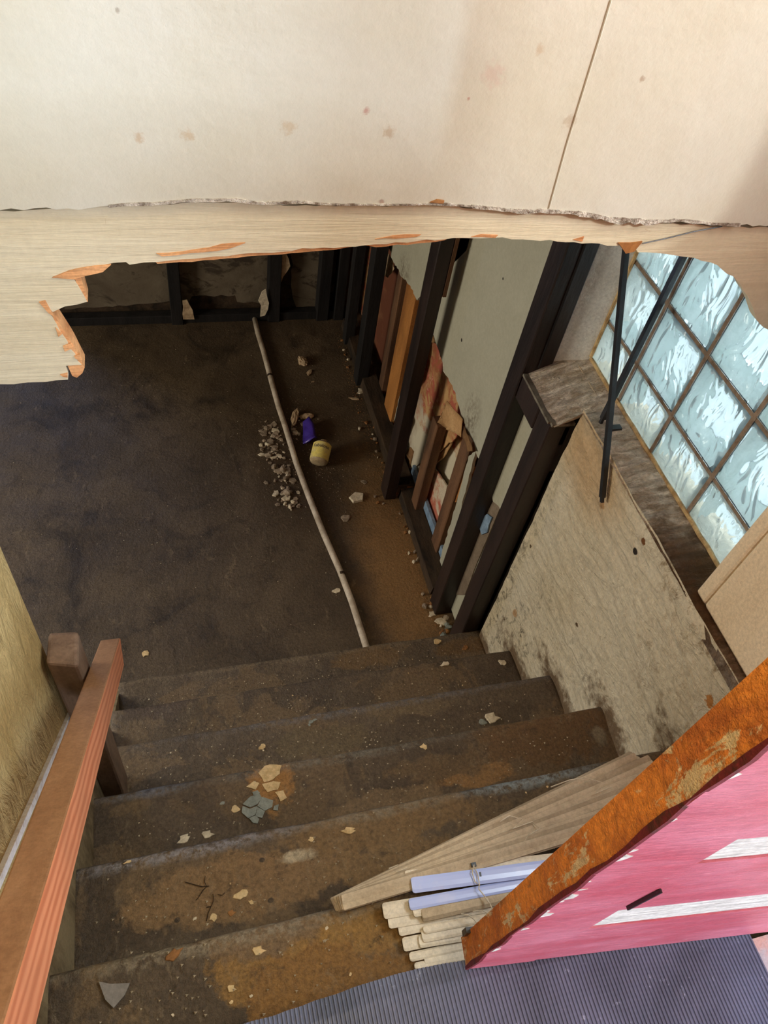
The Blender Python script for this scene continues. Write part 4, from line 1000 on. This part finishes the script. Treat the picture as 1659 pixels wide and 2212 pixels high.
# rubble heap on either side of the pipe
for (cx, cy, sx, sy, n, wh) in ((588, 935, 26, 34, 60, 'in the thickest heap on the far side of the pipe'), (596, 985, 26, 26, 36, 'just below the thickest heap'), (620, 1018, 20, 22, 26, 'beside the middle of the pipe'), (620, 1055, 30, 26, 34, 'where the heap thins towards the stairs'), (634, 1090, 24, 18, 22, 'at the stair end of the rubble trail'), (652, 930, 26, 28, 18, 'between the pipe and the purple wrapper')):
    for _ in range(n):
        px, py = cx + rnd.gauss(0, sx * 0.6), cy + rnd.gauss(0, sy * 0.6)
        p = atz(px, py, 0.0)
        near = min((Vector((p.x, p.y, 0)) - Vector((q.x, q.y, 0))).length for q in [a.lerp(b, f / 8) for a, b in zip(pv, pv[1:]) for f in range(8)])
        if near < 0.03: continue
        chip('rubble_piece', p, rnd.choice([0.006, 0.007, 0.009, 0.011, 0.014, 0.022]) * rnd.uniform(0.8, 1.2), rnd.choice(['rubble', 'rubble', 'rubble', 'paint_cream']), 'broken plaster piece ' + wh, 'rubble', 'rubble ' + wh, rnd.choice(['lump', 'slab', 'slab']), ar=rnd.uniform(0.5, 1))
# rubble along the foot of the gutted wall
for _ in range(46):
    y = rnd.uniform(1.25, 3.05); x = 0.845 + rnd.gauss(0, 0.02) - (0.06 if 1.88 < y < 2.0 else 0)
    chip('rubble_piece', Vector((x, y, 0)), rnd.uniform(0.006, 0.015), rnd.choice(['rubble', 'paint_brown', 'paint_brown', 'paint_cream']), 'plaster crumb along the foot of the gutted wall ' + ('near the stairs' if y < 1.9 else 'past the middle post' if y < 2.62 else 'in the far corner'), 'rubble', 'crumbs along the gutted wall ' + ('near the stairs' if y < 1.9 else 'past the middle post' if y < 2.62 else 'in the far corner'), 'lump', ar=rnd.uniform(0.5, 1))
for _ in range(14):
    x = rnd.uniform(0.86, 0.97); y = rnd.uniform(1.215, 1.31)
    chip('rubble_piece', Vector((x, y, 0)), rnd.uniform(0.010, 0.022), rnd.choice(['rubble', 'paint_blue', 'paint_brown']), 'lump of rubble in the gap between the two dark posts', 'rubble', 'rubble between the dark posts', 'lump', ar=rnd.uniform(0.6, 1))
# fine grit
def grit(name, spots, m, label, n_each):
    b = MB()
    for (x, y, z, sx, sy) in spots:
        for _ in range(n_each):
            px, py = rnd.gauss(x, sx), rnd.gauss(y, sy); r_ = rnd.uniform(0.0012, 0.0035)
            if z < 0.001 and (px > 0.85 or py < 1.2 or py > 3.1): continue
            if z > 0.001 and (px < XL + 0.02 or abs(py - y) > 0.085): continue
            vs = [Vector((px, py, z)) + Vector((math.cos(a) * r_, math.sin(a) * r_ * 0.7, 0)) for a in (0.3, 2.2, 4.4)] + [Vector((px, py, z + r_ * 0.8))]
            b.add(vs, [(0, 1, 3), (1, 2, 3), (2, 0, 3), (0, 2, 1)])
    return tag(b.build(name, m), label, 'grit', kind='stuff')
grit('grit', [(0.45 + 0.02 * i, 2.45 - 0.12 * i, 0, 0.10, 0.08) for i in range(5)], 'rubble', 'fine plaster grit spread around the rubble and the pipe', 90)
grit('grit', [(0.83, 1.3 + 0.11 * i, 0, 0.02, 0.05) for i in range(16)], 'paint_brown', 'fine brown grit along the foot of the gutted wall', 40)

for k in range(1, 7):
    yc = (nose_y(k) + max(nose_y(k + 1), 0.1)) / 2
    grit('grit', [(x, yc, tread_z(k) + 0.0015, 0.08, 0.035) for x in (-0.12, 0.02, 0.16, 0.3, 0.44, 0.58, 0.72)[:7 if k < 6 else 3]], 'grit_pale', 'fine pale grit scattered over the ' + STEP[k], 26)
grit('grit', [(x, y, 0.0, 0.25, 0.3) for x in (-0.4, 0.1, 0.5) for y in (1.5, 2.0, 2.6)], 'grit_pale', 'fine pale grit scattered over the open lower floor', 26)
tw = empty('dry_twig', tuple(atz(430, 1920, tread_z(5)))); tag(tw, 'dark dry twig lying on the second highest tread', 'twig')
for px in ([(399, 1905), (420, 1911), (436, 1915), (452, 1914)], [(446, 1915), (442, 1905), (443, 1893)], [(448, 1914), (438, 1924), (428, 1940), (424, 1944)], [(460, 1931), (462, 1945), (456, 1958), (450, 1972), (446, 1990)], [(456, 1958), (446, 1960)], [(486, 1928), (480, 1934), (470, 1932)]):
    MB().tube([atz(x, y, tread_z(5) + 0.003) for x, y in px], 0.0007, 5).build('branch', 'sole', tw)
# crumpled paper, scraps, bottle, purple wrapper
def crumple(name, p, sx, sy, sz, m, label, cat, rot=0.0, seed=1):
    bm = bmesh.new(); bmesh.ops.create_icosphere(bm, subdivisions=3, radius=1)
    for v in bm.verts:
        n = v.co * 1.6 + Vector((seed * 5.1, 0, 0)); k = 1 + 0.55 * (abs(mnoise.noise(n)) - 0.2) + 0.35 * abs(mnoise.noise(n * 3))
        v.co = Vector((v.co.x * sx * k, v.co.y * sy * k, max(v.co.z, -0.75) * sz * k))
    mn = min(v.co.z for v in bm.verts); ca, sa = math.cos(rot), math.sin(rot)
    for v in bm.verts: v.co = Vector((p.x + v.co.x * ca - v.co.y * sa, p.y + v.co.x * sa + v.co.y * ca, p.z + v.co.z - mn))
    return tag(MB().frombm(bm).build(name, m), label, cat)
crumple('crumpled_paper', atz(653, 785, 0), 0.018, 0.03, 0.015, 'paper', 'crumpled pale paper lying alone right of the pipe', 'paper', 0.2, 2)
crumple('paper_scrap', atz(668, 806, 0), 0.010, 0.02, 0.004, 'paper', 'flat torn tail of paper beside the crumpled one', 'paper', -0.5, 3)
crumple('paper_scrap', atz(637, 905, 0), 0.014, 0.05, 0.012, 'paper', 'twisted brown paper strip in the rubble above the purple wrapper', 'paper', -0.35, 4)
crumple('paper_scrap', atz(662, 902, 0), 0.03, 0.016, 0.008, 'paper', 'flat brownish scrap right of the twisted paper strip', 'paper', 0.1, 5)
pw = [atz(x, y, 0.004) for x, y in ((655, 918), (668, 912), (676, 930), (682, 958), (668, 962), (654, 962), (656, 940))]
bm = bmesh.new(); fcs = bm.faces.new([bm.verts.new(p) for p in pw]); bmesh.ops.triangulate(bm, faces=[fcs]); bmesh.ops.subdivide_edges(bm, edges=bm.edges[:], cuts=4, use_grid_fill=True)
for v in bm.verts: v.co.z = 0.008 + 0.030 * max(0, 1 - abs((v.co.x - pw[0].x - 0.03) / 0.045)) + 0.012 * mnoise.noise(v.co * 30)
po_ = MB().frombm(bm).build('plastic_wrapper', 'purple', smooth=True); tag(po_, 'crumpled purple plastic wrapper beside the fallen bottle', 'wrapper')
md = po_.modifiers.new('t', 'SOLIDIFY'); md.thickness = 0.006; md.offset = 1
# the fallen bottle with its printed label
c0 = atz(672, 985, 0.040); c1 = atz(716, 955, 0.028)
bot = empty('bottle', tuple(Vector((c0.x, c0.y, 0)))); tag(bot, 'fallen plastic bottle with a yellow printed label by the rubble', 'bottle')
a0 = atz(690, 997, 0.040); a1 = atz(704, 948, 0.040); a1.z += 0.045; ax = (a1 - a0).normalized(); Lb = 0.10; a0 = atz(692, 982, 0.042) - ax * Lb * 0.42
prof = [(0.0, 0.024), (0.004, 0.036), (0.012, 0.040), (Lb - 0.02, 0.040), (Lb - 0.006, 0.034), (Lb, 0.016), (Lb + 0.012, 0.013)]
bb_ = MB(); bb_.tube([a0 + ax * s_ for s_, r_ in prof], lambda f: float(np.interp(f * (len(prof) - 1), range(len(prof)), [r_ for _, r_ in prof])), 18)
bb_.build('body', 'bottle_body', bot, smooth=True)
sd = Vector((0, 0, 1)).cross(ax).normalized(); upv = ax.cross(sd).normalized(); upv = upv if upv.z > 0 else -upv; lb = MB(); vs = []
NA = 14
for i in range(NA + 1):
    a = math.radians(-80 + 160 * i / NA)
    n_ = sd * math.sin(a) + upv * math.cos(a)
    for s_ in (0.010, Lb - 0.014): vs.append(a0 + ax * s_ + n_ * 0.0406)
lb.add(vs, [(2 * i, 2 * i + 1, 2 * i + 3, 2 * i + 2) for i in range(NA)])
lbo = lb.build('label', 'label_yellow', bot, smooth=True)
fc = bpy.data.curves.new('printed_name', 'FONT'); fc.body = 'Fabuloso'; fc.size = 0.021; fc.extrude = 0.0002; fc.align_x = 'CENTER'; fc.align_y = 'CENTER'
fo = bpy.data.objects.new('printed_name', fc); C.objects.link(fo); fc.materials.append(M['ink'])
to = -sd if sd.x < 0 else sd
dg = bpy.context.evaluated_depsgraph_get(); me = bpy.data.meshes.new_from_object(fo.evaluated_get(dg)); bpy.data.objects.remove(fo)
fo = bpy.data.objects.new('printed_name', me); C.objects.link(fo)
for v in me.vertices:
    s_, h_ = v.co.x, v.co.y; a = s_ / 0.0406
    n_ = to * math.sin(a) + upv * math.cos(a)
    v.co = (a0 + ax * (Lb * 0.66 + h_) + n_ * (0.0412 + v.co.z)) - Vector(bot['_o'])
fo.parent = lbo
if not me.materials: me.materials.append(M['ink'])

for o in bpy.data.objects:
    if '_o' in o: del o['_o']
